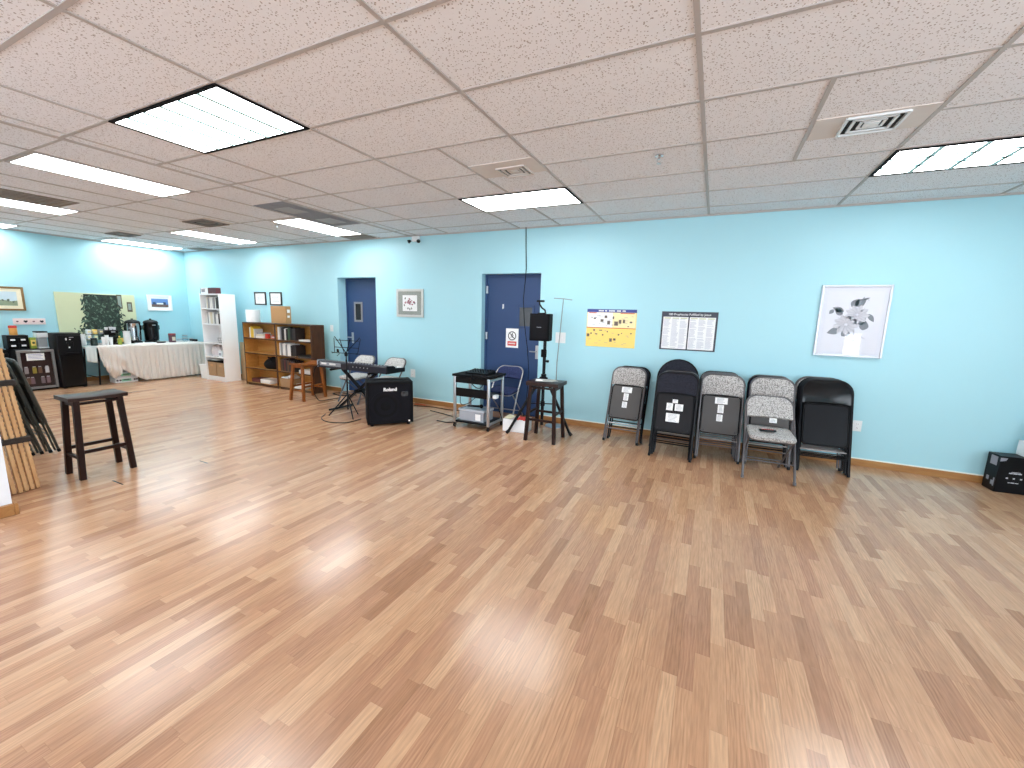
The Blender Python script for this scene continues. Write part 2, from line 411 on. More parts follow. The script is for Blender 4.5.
# baseboards with a thin cream paint edge on top
b = MB(); c = MB()
for x0, x1 in ((XL, D1[0]), (D1[1], D2[0]), (D2[1], XR)):
    b.box(x0, x1, D-.016, D, 0, .075, bev=.003); c.box(x0, x1, D-.008, D, .075, .086)
b.build('baseboard_back', M_OAKTRIM, kind='structure'); c.build('trim_1', M_CAULK, kind='structure')
MB().box(XL, XL+.016, YB, D-.016, 0, .075, bev=.003).build('baseboard_left', M_OAKTRIM, kind='structure')
MB().box(XC-.2, XC+.03, YB-.0, YB+.022, 0, .085, bev=.004).box(XC, XC+.03, YF, YB+.0, 0, .085, bev=.004).build('baseboard_return', M_OAKTRIM, kind='structure')
MB().box(XL, XC-.21, YB, YB+.016, 0, .085).build('trim_5', M_OAKTRIM, kind='structure')

# ceiling grid
GX0, GY0 = -.185, 1.5527
b = MB(); zt = CEIL-.006
def xbar(x, y0, y1, w=.024): b.box(x-w/2, x+w/2, y0, y1, zt, CEIL)
def ybar(y, x0, x1, w=.024): b.box(x0, x1, y-w/2, y+w/2, zt+.0005, CEIL)
XD = -4.60
for i in range(-3, 4): xbar(GX0+1.22*i, YF, D)
for j in range(-10, 7):
    y = GY0+.61*j
    ybar(y, XD, XR)
xbar(.425, GY0+.61*2, GY0+.61*4); xbar(-2.015, GY0+.61*2, D); xbar(-2.015+.61*2.0, D-.01, D)
xbar(XD, YF, D, .05); xbar(XD+.16, YB, D, .016)
for x in (-5.21, -5.82, -6.43, -7.04, -7.87, -8.48, -9.14, -9.79, -10.43, -11.04): xbar(x, YB, D, .018)
for y in (1.57, 2.79, 4.01, 5.23): ybar(y, XL, XD, .018)
b.build('trim_2', M_TBAR, kind='structure')
b = MB()
for x0, x1 in ((XL, XR),): b.box(x0, x1, D-.02, D, CEIL-.018, CEIL-.001)
b.box(XL, XL+.02, YB, D, CEIL-.018, CEIL-.001)
b.build('trim_3', M_TBAR, kind='structure')

# ------------------------------------------------------------------ doors
def door(n, dd, ydoor, glass, handle, hinges):
    x0, x1, zt_ = dd
    s = MB().box(x0+.03, x1-.004, ydoor, ydoor+.045, .006, zt_-.03, bev=.002).build('door_%d' % n, M_NAVY, kind='structure')
    j = MB().box(x0+.001, x0+.03, ydoor-.015, D+.3, 0, zt_-.001).box(x1-.003, x1-.0005, ydoor-.01, D+.3, 0, zt_-.001).box(x0+.03, x1-.003, ydoor-.015, D+.3, zt_-.03, zt_-.001)
    j.build('door_frame', M_NAVY, s)
    gx0, gx1, gz0, gz1 = glass; f = MB()
    for a in (gx0, gx1): f.box(a-.018, a+.018, ydoor-.012, ydoor+.001, gz0-.018, gz1+.018, bev=.002)
    for z in (gz0, gz1): f.box(gx0, gx1, ydoor-.012, ydoor+.001, z-.018, z+.018, bev=.002)
    fo = f.build('window_frame', MATS['navy_door_paint'] if n == 2 else M_GREYPANEL, s)
    MB().box(gx0, gx1, ydoor-.005, ydoor, gz0, gz1).build('pane', M_WINGLASS if n == 2 else mat('dark_door_glass', '14161A', .2), fo)
    hx, hz = handle
    h = MB().box(hx-.025, hx+.025, ydoor-.008, ydoor+.001, hz-.11, hz+.09, bev=.002).cyl((hx, ydoor, hz), (hx, ydoor-.05, hz), .011)
    h.cyl((hx, ydoor-.05, hz), (hx-.1, ydoor-.05, hz), .009).cyl((hx, ydoor-.018, hz+.05), (hx, ydoor-.006, hz+.05), .012)
    h.build('door_handle', M_SILVER, s)
    for z in hinges:
        MB().box(x0+.016, x0+.05, ydoor-.018, ydoor-.002, z-.055, z+.055).cyl((x0+.033, ydoor-.02, z-.055), (x0+.033, ydoor-.02, z+.055), .009).build('hinge', M_SILVER, s)
    return s
door(1, D1, D+.2, (-6.06, -5.89, 1.34, 1.67), (-6.14, 1.03), ())
d2 = door(2, D2, D+.12, (-2.66, -2.42, 1.35, 1.66), (-2.34, 1.0), (1.9, 1.2))
YD2 = D+.12
for (x0, x1) in (D1[:2], D2[:2]):
    pass
MB().box(-9, -1, D+.32, D+.34, 0, CEIL).build('trim_4', M_VOID, kind='structure')
# paper sign on the right-hand door
t = thing('paper_sign', 'white paper sign with round prohibition symbol and red band on the blue door', 'sign', (-2.755, YD2-.004, 1.18))
MB().box(-.105, .105, -.001, .003, -.145, .145).build('sheet', M_PAPER, t)
ring = [(.062*math.cos(a*PI/12), -.0025, .035+.062*math.sin(a*PI/12)) for a in range(24)]
MB().tube(ring, .006, 6, closed=True).bar((-.043, -.0025, .078), (.043, -.0025, -.008), .009, .003).build('prohibition_ring', M_INKD, t)
f = MB().ball((.006, -.0025, .073), .0085, (1, .3, 1)).bar((.002, -.0025, .062), (-.004, -.0025, .03), .014, .002)
f.bar((-.004, -.0025, .032), (.018, -.0025, .002), .008, .002).bar((-.004, -.0025, .032), (-.022, -.0025, .004), .008, .002).bar((.0, -.0025, .06), (.026, -.0025, .04), .006, .002).bar((0, -.0025, .06), (-.022, -.0025, .042), .006, .002)
f.build('walking_figure', M_INKD, t)
MB().box(-.075, .075, -.0022, 0, -.115, -.048).build('red_band', M_RED, t)
f = MB()
for k in range(7): f.box(-.055+k*.0165, -.045+k*.0165, -.0035, -.002, -.092, -.07)
f.build('band_lettering', M_PAPER, t)
t = thing('door_hook', 'small white hook high on the blue door with the paper sign', 'hook', (-2.92, YD2-.001, 1.655))
MB().box(-.012, .012, -.006, 0, -.035, .03, bev=.002).build('plate', M_WHITEP, t)
MB().tube([(0, -.004, -.005), (0, -.02, -.012), (0, -.026, -.03), (0, -.018, -.04)], .005, 6).build('peg', M_WHITEP, t)

# ------------------------------------------------------------------ ceiling fixtures
def troffer(label, x0, x1, y0, y1, rows, cols, bright=False):
    t = thing('ceiling_light', label, 'ceiling light', ((x0+x1)/2, (y0+y1)/2, CEIL-.004), group='recessed fluorescent ceiling lights')
    hx, hy = (x1-x0)/2-.012, (y1-y0)/2-.012
    f = MB()
    for s in (-1, 1):
        f.box(s*hx-.014, s*hx+.014, -hy-.012, hy+.012, -.008, .004, bev=.002).box(-hx, hx, s*hy-.014, s*hy+.014, -.008, .004, bev=.002)
    f.build('frame', M_BLACKMATTE if not bright else M_TBAR, t)
    MB().box(-hx, hx, -hy, hy, -.004, .002).build('diffuser', M_LENSB if bright else M_LENS, t)
    if rows or cols:
        g = MB()
        for k in range(1, rows): q = -hy+2*hy*k/rows; g.box(-hx+.015, hx-.015, q-.015, q+.015, -.010, -.004)
        for k in range(1, cols): q = -hx+2*hx*k/cols; g.box(q-.015, q+.015, -hy+.015, hy-.015, -.010, -.004)
        g.build('lens_seams', M_LOUVER, t)
G = lambda i: GX0+1.22*i
H = lambda j: GY0+.61*j
troffer('large square-looking ceiling light with dark rim and slatted lens, nearest the camera', G(-3), G(-2), H(0), H(1), 1, 6)
troffer('recessed ceiling light with dark rim close to the back wall above the doors', G(-2), G(-1), H(4)+.01, H(5)+.0, 1, 1)
troffer('recessed ceiling light with dark rim and gridded lens at the right edge', G(1), G(2), H(4)+.01, H(5)+.0, 3, 5)
LL = [(-5.82, -5.21, 1.58, 2.78, 'long bright ceiling light nearest the camera left of the dark-rimmed light'),
      (-8.48, -7.87, 1.58, 2.78, 'long bright ceiling light at the left edge beside a dark grey ceiling panel'),
      (-11.04, -10.43, 1.7, 2.9, 'sliver of bright ceiling light at the far left edge against the left wall'),
      (-5.82, -5.21, 4.05, 5.22, 'bright ceiling light beside the grey ceiling grille above the first door'),
      (-8.48, -7.87, 4.05, 5.25, 'bright ceiling light near the back wall above the white bookcase'),
      (-11.04, -10.43, 4.08, 5.28, 'narrow bright ceiling light in the far corner above the coffee table')]
for x0, x1, y0, y1, lb in LL: troffer(lb, x0, x1, y0, y1, 0, 0, True)

def diffuser_vent(label, cx, cy, sx, sy, px0, px1, py0, py1, m1, m2, nslat=3):
    t = thing('ceiling_vent', label, 'air vent', (cx, cy, CEIL-.003), group='ceiling air vents')
    MB().box(px0-cx, px1-cx, py0-cy, py1-cy, -.004, .002).build('panel', m2, t)
    MB().box(-sx/2+.01, sx/2-.01, -sy/2+.01, sy/2-.01, -.006, -.003).build('duct_opening', M_VOID, t)
    for k in range(nslat):
        q = 1-k*.30; f = MB(); hx, hy = sx/2*q, sy/2*q; wd = .016
        for s in (-1, 1):
            f.box(s*hx-wd/2*(1 if s > 0 else 1), s*hx+wd/2, -hy, hy, -.018+.003*k, -.006).box(-hx, hx, s*hy-wd/2, s*hy+wd/2, -.018+.003*k, -.006)
        f.build('louver_ring', m1, t)
    MB().box(-sx*.14, sx*.14, -sy*.14, sy*.14, -.014, -.006, bev=.003).build('centre_plate', m1, t)
diffuser_vent('square louvered ceiling vent in the middle of the ceiling', -1.665, 3.42, .25, .22, -2.0, -1.41, 3.2, 3.52, M_VENT, M_VENT)
diffuser_vent('square louvered ceiling vent at right near the gridded light', .745, 3.435, .29, .26, .44, 1.02, 3.28, 3.6, MATS['white_plastic'], M_VENT)
diffuser_vent('sooty ceiling vent between the two rows of lights on the left', -6.9, 3.8, .5, .36, -7.2, -6.55, 3.6, 4.0, M_VENTD, M_VENT)
diffuser_vent('sooty ceiling vent farthest left, near the corner above the coffee table', -9.55, 3.88, .45, .32, -9.85, -9.25, 3.7, 4.06, M_VENTD, M_VENT)
def grille(label, x0, x1, y0, y1, m, marks=0, n=12):
    t = thing('return_grille', label, 'air vent', ((x0+x1)/2, (y0+y1)/2, CEIL-.003))
    hx, hy = (x1-x0)/2, (y1-y0)/2
    MB().box(-hx, hx, -hy, hy, -.004, .002).build('panel', m, t)
    f = MB()
    for k in range(n): q = -hy+.03+(2*hy-.06)*k/(n-1); f.box(-hx+.02, hx-.02, q-.006, q+.006, -.012, -.003)
    f.build('louvers', m, t)
    for k in range(marks): 
        MB().box(-.14, .14, -hy*.5-.14+k*hy, -hy*.5+.14+k*hy, -.016, -.011).build('light_square', mat('pale_grey_square', 'A4A6A9', .6), t)
grille('grey ceiling grille panel with two paler squares beside a bright light', -5.17, -4.63, 3.4, 4.6, M_GREYPANEL, 2, 26)
grille('dark ceiling vent strip against the back wall above the first door', -5.8, -5.25, 5.27, 5.54, M_VENTD)
grille('dark grey ceiling panel beside the long light at the left edge', -7.84, -7.25, 1.3, 2.55, M_VENTD, 0, 20)
grille('small dark vent strip at the ceiling corner above the coffee table', -10.4, -9.9, 5.3, 5.54, M_VENTD)
for lb, x, y in (('small sprinkler head right of the middle ceiling vent', -.5, 3.52), ('small sprinkler head near the grey ceiling grille', -6.02, 4.3)):
    t = thing('sprinkler_head', lb, 'sprinkler', (x, y, CEIL-.002))
    MB().lathe([(.03, 0), (.03, -.006), (.012, -.01), (.01, -.03)]).build('escutcheon', M_CHROME, t)
    MB().tube([(-.012, 0, -.028), (-.016, 0, -.04), (0, 0, -.055), (.016, 0, -.04), (.012, 0, -.028)], .003, 6).lathe([(.018, -.06), (.018, -.057)]).build('deflector', M_SILVER, t)
t = thing('emergency_light', 'small twin-head emergency light where ceiling meets the back wall', 'emergency light', (-4.45, D-.002, 2.68))
MB().box(-.07, .07, -.05, .002, -.03, .05, bev=.006).build('housing', M_WHITEP, t)
for s in (-1, 1):
    h = MB().cyl((s*.08, -.06, -.02), (s*.10, -.09, -.04), .018, .03).build('lamp_head', M_BLACK, t)
    MB().tube([(s*.05, -.03, -.02), (s*.08, -.06, -.02)], .006, 6).build('bracket', M_SILVER, h)
o = MB().tube([(-2.52, D-.02, CEIL), (-2.515, D-.012, 2.5), (-2.50, D-.012, 2.2), (-2.5, D-.02, 2.1), (-2.53, D-.012, 1.75), (-2.5, D-.012, 1.4), (-2.44, D-.012, 1.05), (-2.4, D-.02, .7), (-2.42, D-.03, .3), (-2.4, D-.03, .012)], .006, 6).build('hanging_cable', M_BLACK)
tag(o, 'thin black cable hanging from the ceiling across the blue door', 'cable')

# ------------------------------------------------------------------ wall plates
def plate(label, x, z, wd, ht, kind):
    t = thing('switch_plate' if kind != 'outlet' else 'wall_outlet', label, 'switch' if kind != 'outlet' else 'outlet', (x, D, z))
    MB().box(-wd/2, wd/2, -.006, 0, -ht/2, ht/2, bev=.002).build('cover', M_WHITEP, t)
    if kind == 'outlet':
        for s in (-1, 1):
            r = MB().box(-.017, .017, -.009, -.005, s*.022-.014, s*.022+.014, bev=.004).build('receptacle', M_WHITE, t)
            MB().box(-.008, -.005, -.0095, -.008, s*.022-.006, s*.022+.006).box(.005, .008, -.0095, -.008, s*.022-.006, s*.022+.006).build('slots', M_INKD, r)
    else:
        n = 2 if wd > .1 else 1
        for k in range(n): MB().box(-.006+(k-(n-1)/2)*.05, .006+(k-(n-1)/2)*.05, -.016, -.005, -.012, .012, bev=.002).build('toggle', M_WHITE, t)
plate('white light switch beside the brown bookcase and the first door', -6.46, 1.19, .08, .12, 'switch')
plate('wide white switch plate on the wall behind the chrome stand', -1.94, 1.23, .15, .15, 'switch')
plate('white wall outlet low behind the amplifier', -4.56, .5, .1, .14, 'outlet')
plate('white wall outlet low beside the black folding chairs', 1.5, .44, .08, .12, 'outlet')

# ------------------------------------------------------------------ pictures
def picture(name, label, cx, cz, wd, ht, fw, mframe, mmat, depth=.025, wall='back', y=None, cat='picture'):
    t = thing(name, label, cat)
    if wall == 'back': t.location = (cx, D, cz)
    else: t.location = (XL, y, cz); t.rotation_euler = (0, 0, PI/2)
    f = MB()
    for s in (-1, 1):
        f.box(s*(wd-fw)/2-fw/2, s*(wd-fw)/2+fw/2, -depth, 0, -ht/2, ht/2, bev=.003)
        f.box(-wd/2+fw, wd/2-fw, -depth, 0, s*(ht-fw)/2-fw/2, s*(ht-fw)/2+fw/2, bev=.003)
    f.build('frame', mframe, t)
    MB().box(-wd/2+fw, wd/2-fw, -depth*.55, -.002, -ht/2+fw, ht/2-fw).build('mat_board', mmat, t)
    t['y0'] = -depth*.55
    return t
def leaf(b, x, z, L, W, a, y):
    n = 8; out = []
    for k in range(n+1): q = k/n; out.append((q*L, W*math.sin(PI*q**.8)))
    for k in range(n-1, 0, -1): q = k/n; out.append((q*L, -W*math.sin(PI*q**.8)))
    ca, sa = math.cos(a), math.sin(a)
    b.prism([(u*ca-v*sa, u*sa+v*ca) for u, v in out], (x, y, z), (1, 0, 0), (0, 0, 1), .0012)
M_PEARL = mat('pearl_mat_board', 'E3E4F0', .6, var=.01)
M_LEAFG = mat('graphite_leaf', '85878F', .8, var=.2, scale=30); M_PETAL = mat('pale_petal_print', 'D6D4DC', .8, var=.06, scale=40)
M_LINE = mat('pencil_line', 'A9A9B4', .8)
M_SILFRAME = mat('white_silver_frame', 'DDE0E8', .25, metal=.3)
t = picture('framed_flower_drawing', 'large silver-framed pencil drawing of a flower, right of the black folding chairs', 1.305, 1.56, .595, .755, .022, M_SILFRAME, M_PEARL, .03)
y0 = t['y0']-.001
MB().box(-.235, .235, y0-.001, y0+.001, -.33, .31).build('paper', mat('drawing_paper', 'E8E8F2', .7, var=.01), t)
y0 -= .0018
b = MB()
for x, z, L, W, a in ((-.02, .15, .1, .035, 1.0), (.01, .16, .11, .04, .7), (-.08, .1, .11, .028, 2.75), (-.17, .12, .06, .02, -2.2), (-.09, .06, .1, .03, 2.3),
                      (.13, .08, .1, .022, -1.0), (.05, -.04, .1, .032, .9), (.1, -.09, .1, .04, 1.4), (-.09, -.09, .12, .036, 3.5), (-.07, -.16, .09, .03, .9),
                      (-.02, -.1, .07, .02, -1.6), (.06, .22, .07, .01, .4), (.06, .2, .06, .008, 1.3), (-.04, .035, .035, .018, .8)):
    leaf(b, x, z, L, W, a, y0)
b.build('drawn_leaves', M_LEAFG, t)
b = MB()
for cx, cz, rr in ((.035, .07, .1), (-.045, -.035, .11)):
    for ring_, k0 in ((1., 9), (.7, 7), (.42, 5)):
        for k in range(k0):
            a = 2*PI*k/k0+ring_*2
            leaf(b, cx+rr*ring_*.25*math.cos(a), cz+rr*ring_*.2*math.sin(a), rr*ring_*.85, rr*ring_*.26, a, y0-.0006-(1-ring_)*.002)
b.build('drawn_petals', M_PETAL, t)
b = MB()
for cx, cz, rr in ((.035, .07, .1), (-.045, -.035, .11)):
    for k in range(14):
        a = 2*PI*k/14+.2
        pts = [(cx+rr*q*math.cos(a+.35*q), y0-.0032, cz+.85*rr*q*math.sin(a+.35*q)) for q in (.15, .4, .65, .9, 1.02)]
        b.tube(pts, .0013, 4)
for pts in ([(.02, -.08), (.04, -.16), (.03, -.24)], [(.0, -.14), (.08, -.15), (.13, -.18)], [(.05, .2), (.08, .24), (.12, .22)], [(-.04, -.18), (-.0, -.2), (.06, -.2)]):
    b.tube([(x, y0-.002, z) for x, z in pts], .0022, 4)
b.build('pencil_lines', M_LINE, t)
MB().box(-.276, .276, -.024, -.0225, -.356, .356).build('glass', M_GLASS, t)

M_GREYMAT = mat('grey_mat_board', '8C938C', .7, var=.05); M_ROSE = mat('rose_print', '9C4E63', .8, var=.25, scale=40); M_SILV2 = mat('pale_silver_frame', 'C9CBC8', .35, metal=.3)
t = picture('framed_rose_print', 'square grey-matted print of red flowers in a silver frame between the two doors', -4.6, 1.675, .56, .46, .04, M_SILV2, M_GREYMAT)
y0 = t['y0']-.001
MB().box(-.15, .15, y0-.001, y0+.001, -.13, .13).build('paper', M_PAPER, t)
b = MB(); g = MB()
for k in range(34):
    a = R.uniform(0, 2*PI); rr = R.uniform(0, .1)
    leaf(b, rr*1.05*math.cos(a), .01+rr*.8*math.sin(a), R.uniform(.02, .045), R.uniform(.006, .013), R.uniform(0, 2*PI), y0-.0015)
for x, z, a in ((-.1, .06, 1.2), (-.1, -.05, 2.2), (.1, -.02, 1.3), (.0, -.08, -1.5), (.03, -.07, -1.1), (-.03, -.07, -2)): leaf(g, x, z, .04, .012, a, y0-.002)
b.build('printed_flowers', M_ROSE, t); g.build('printed_leaves', mat('dark_leaf_print', '4A4B48', .8), t)
MB().box(-.24, .24, -.02, -.0185, -.19, .19).build('glass', M_GLASS, t)
M_BLKFRAME = mat('black_picture_frame', '1E1E22', .4)
for cx, lb in ((-8.48, 'small black-framed certificate, the left one of two above the brown bookcase'), (-7.995, 'small black-framed certificate, the right one of two above the brown bookcase')):
    t = picture('framed_certificate', lb, cx, 1.72, .36, .26, .025, M_BLKFRAME, M_PAPER, group if False else .022)
    t['group'] = 'framed certificates above the brown bookcase'
    y0 = t['y0']-.0005; b = MB()
    for k in range(6): b.box(-.11+.02*(k % 2), .11-.03*((k+1) % 2), y0-.0008, y0+.0002, .07-.025*k, .076-.025*k)
    b.build('printed_text', M_INK, t)
M_GOLD = mat('antique_gold_frame', '8A6A40', .4, metal=.4); M_CREAM = mat('cream_mat_board', 'E9E2C8', .7)
t = picture('framed_landscape', 'wide brown-framed landscape print with cream mat at the far left edge', 0, 1.565, .56, .41, .03, M_GOLD, M_CREAM, wall='left', y=2.72)
y0 = t['y0']-.001
MB().box(-.19, .19, y0-.001, y0+.001, -.12, .12).build('sky_print', mat('pale_sky_print', 'BFD3DC', .8, var=.12, scale=9), t)
b = MB().prism([(-.19, -.12), (.19, -.12), (.19, -.03), (.12, -.045), (.02, -.02), (-.1, -.04), (-.19, -.01)], (0, y0-.0015, 0), (1, 0, 0), (0, 0, 1), .0012)
b.build('field_print', mat('field_print', '8C9A80', .8, var=.25, scale=30), t)
b = MB()
for k in range(16): leaf(b, R.uniform(-.17, .15), -.06+R.uniform(-.03, .02), .04, .012, R.uniform(.8, 2.2), y0-.0028)
b.build('shrub_print', mat('shrub_print', '5F6F60', .8), t)
t = picture('framed_beach_print', 'white-framed blue and brown landscape print above the right end of the table', 0, 1.575, .46, .345, .03, M_WHITE, M_PAPER, wall='left', y=5.03)
y0 = t['y0']-.001
MB().box(-.155, .155, y0-.001, y0+.001, -.09, .09).build('sky_print', mat('blue_print', '5E86C0', .8, var=.2, scale=14), t)
MB().box(-.155, .155, y0-.002, y0, -.09, -.03).build('shore_print', mat('brown_print', '6E5A54', .8, var=.25, scale=30), t)
b = MB(); [b.box(x, x+.05, y0-.003, y0, -.035, -.035+h) for x, h in ((-.13, .05), (-.05, .03), (.06, .055))]
b.build('tree_print', mat('dark_blue_print', '2E4668', .8), t)
b = MB().box(-.06, .06, y0-.0035, y0, -.03, .0); b.build('boat_print', M_PAPER, t)

# frameless panel with a fern
M_PALE = mat('pale_green_print', 'CDD3AE', .45, var=.04, scale=3)
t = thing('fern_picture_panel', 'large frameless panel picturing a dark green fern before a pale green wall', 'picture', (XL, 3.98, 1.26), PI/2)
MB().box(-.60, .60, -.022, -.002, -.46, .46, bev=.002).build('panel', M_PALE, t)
b = MB(); g = MB()
for k in range(900):
    z = R.uniform(-.46, .43); half = .29 if z > -.05 else .29+(-.05-z)*.12
    x = .06+R.uniform(-half, half)+.015*math.sin(z*30); 
    if z < -.12 and R.random() < .3: x -= R.uniform(0, .16)
    L = R.uniform(.03, .085); a = R.uniform(-2.7, -.4)
    ez = z+L*math.sin(a); ex = x+L*math.cos(a)
    if ez < -.455 or abs(ex) > .59: continue
    leaf(b if R.random() < .78 else g, x, z, L, L*.2, a, -.0232-R.uniform(0, .0012))
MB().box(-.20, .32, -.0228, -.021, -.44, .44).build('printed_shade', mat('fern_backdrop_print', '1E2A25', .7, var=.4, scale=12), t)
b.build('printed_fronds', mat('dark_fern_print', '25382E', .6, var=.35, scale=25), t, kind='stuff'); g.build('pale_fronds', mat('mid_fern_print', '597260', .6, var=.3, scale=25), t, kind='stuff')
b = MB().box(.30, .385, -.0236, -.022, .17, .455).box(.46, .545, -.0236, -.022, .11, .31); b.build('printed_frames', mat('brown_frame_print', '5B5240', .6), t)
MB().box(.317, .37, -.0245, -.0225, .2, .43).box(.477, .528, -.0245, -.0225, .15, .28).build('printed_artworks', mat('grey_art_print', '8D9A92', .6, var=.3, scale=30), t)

# posters
t = thing('yellow_poster', 'yellow and white timeline poster with a blue title band on the back wall', 'poster', (-1.245, D, 1.388))
pw, ph = .655, .50
MB().box(-pw/2, pw/2, -.004, 0, -ph/2, ph/2).build('sheet', M_YELLOW, t)
M_PALEY = mat('pale_yellow_print', 'F7E8B4', .7, var=.03)
MB().box(-pw/2+.008, .02, -.005, -.003, .01, ph/2-.045).build('white_area', M_PAPER, t)
MB().box(.02, pw/2-.008, -.005, -.003, .01, ph/2-.045).build('cream_area', M_PALEY, t)
MB().box(-pw/2, pw/2, -.0055, -.003, ph/2-.042, ph/2).build('title_band', mat('violet_blue_print', '3A4690', .6), t)
b = MB(); x = -.17
for wl in (.07, .035, .09, .06, .05):
    for k in range(int(wl/.014)): b.box(x+k*.014, x+k*.014+.010, -.0065, -.005, ph/2-.03, ph/2-.012)
    x += wl+.015
b.build('title_lettering', M_PAPER, t)
MB().box(-pw/2, pw/2, -.0055, -.003, .0, .008).box(-.3, -.2, -.0056, -.003, ph/2-.056, ph/2-.046).box(.12, .3, -.0056, -.003, ph/2-.056, ph/2-.046).build('red_rule', M_RED, t)
b = MB()
for x, z, w_, h_ in ((-.26, .14, .03, .008), (-.22, .125, .03, .018), (-.15, .16, .012, .01), (-.07, .15, .035, .035), (.03, .14, .02, .035), (-.12, .10, .04, .035), (-.03, .075, .038, .05), (.07, .065, .05, .055), (.12, .09, .035, .05), (.17, .095, .03, .045), (.26, .085, .03, .02), (.23, .03, .02, .012),
                    (-.3, -.1, .035, .04), (-.26, -.075, .02, .02), (-.22, -.03, .025, .025), (-.13, -.03, .04, .012), (-.04, -.045, .015, .02), (-.19, -.08, .035, .012), (-.1, -.09, .02, .02), (.01, -.155, .035, .045), (.06, -.145, .032, .028), (.11, -.08, .018, .02), (.15, -.06, .016, .012), (.27, -.06, .02, .015)):
    b.box(x-w_/2, x+w_/2, -.0062, -.004, z-h_/2, z+h_/2)
b.build('small_pictures', mat('grey_brown_print', '6A5F58', .7, var=.5, scale=90), t)
b = MB()
for k in range(40):
    x, z = R.uniform(-.3, .27), R.choice((R.uniform(-.22, -.02), R.uniform(.03, .18))); b.box(x, x+R.uniform(.015, .045), -.0058, -.004, z, z+.004)
b.build('small_text', M_INK, t)
t = thing('black_poster', 'black-bordered poster of two white text pages above the folding chairs', 'poster', (-.29, D, 1.388))
pw, ph = .64, .475
MB().box(-pw/2, pw/2, -.006, 0, -ph/2, ph/2, bev=.001).build('board', mat('black_poster_border', '1A1B30', .4), t)
for s in (-1, 1):
    x0, x1 = (-.298, -.008) if s < 0 else (.008, .298)
    pg = MB().box(x0, x1, -.0075, -.005, -.222, .172).build('page', M_PAPER, t)
    b = MB(); d_ = MB()
    for cidx in range(3):
        xa = x0+.008+cidx*.095; z = .14
        if True: d_.box(xa+.004, xa+.08, -.0085, -.007, .150, .163)
        while z > -.21:
            b.box(xa, xa+R.uniform(.05, .085), -.0085, -.007, z, z+.0042); z -= .011 if R.random() < .85 else .02
    b.build('text_columns', mat('pale_text_print', 'B4B8C8', .8), pg); d_.build('column_headings', mat('olive_heading', 'C9CCA8', .8), pg)
text('100 Prophecies Fulfilled by Jesus', 'title', M_PAPER, t, (0, -.0075, .203), .037, FACE_Y)

# ------------------------------------------------------------------ folding chairs
def uframe(w_, L, rc, n=7):
    """half plan of the U tube in chair-plane coordinates (x, l)"""
    pts = [(-w_, 0.)]; 
    for q in (.25, .5, .75): pts.append((-w_, (L-rc)*q))
    for k in range(n+1): a = PI-PI/2*k/n; pts.append((-w_+rc+rc*math.cos(a), L-rc+rc*math.sin(a)))
    right = [(-x, l) for x, l in pts[::-1]]
    return pts+(right if rc < w_-1e-6 else right[1:])
def back_outline(w_, L, rc, lb, n=8, dip=.012):
    pts = []
    for k in range(9): q = k/8; pts.append((-w_+2*w_*q, lb+dip*math.sin(PI*q)))
    for k in range(n+1): a = PI/2*k/n; pts.append((w_-rc+rc*math.cos(a), L-rc+rc*math.sin(a)))
    for k in range(n+1):
        a = PI/2+PI/2*k/n
        if not (rc >= w_-1e-6 and k == 0): pts.append((-w_+rc+rc*math.cos(a), L-rc+rc*math.sin(a)))
    return pts
KIND = {   # tube, backrest, pan, rim, cushion
    'grey': (M_TUBE, M_FAB, M_PAN, M_BLACK, M_FAB), 'black': (M_BLACKSTEEL, M_FABB, M_PANB, M_BLACK, M_FABB),
    'navy': (M_BLACKSTEEL, M_FABN, M_PANB, M_BLACK, M_FABN), 'steel': (M_BLACKSTEEL, M_BLACKGLOSS, M_BLACKSTEEL, M_BLACKGLOSS, M_BLACK),
    'olive': (mat('dark_olive_steel', '34352F', .4), mat('dark_olive_plate', '3A3B35', .4), mat('dark_olive_pan', '2F302B', .4), mat('dark_olive_rim', '2A2B27', .4), mat('dark_olive_seat', '3A3B35', .5))}
CARDS = {'T': ((0, .665, .125, .07), (0, .575, .06, .09), (-.005, .475, .06, .075)),
         'four': ((0, .64, .055, .04), (-.052, .575, .066, .08), (.045, .575, .085, .075), (-.01, .455, .14, .095)),
         'one': ((.03, .52, .07, .095), (-.02, .69, .13, .04))}
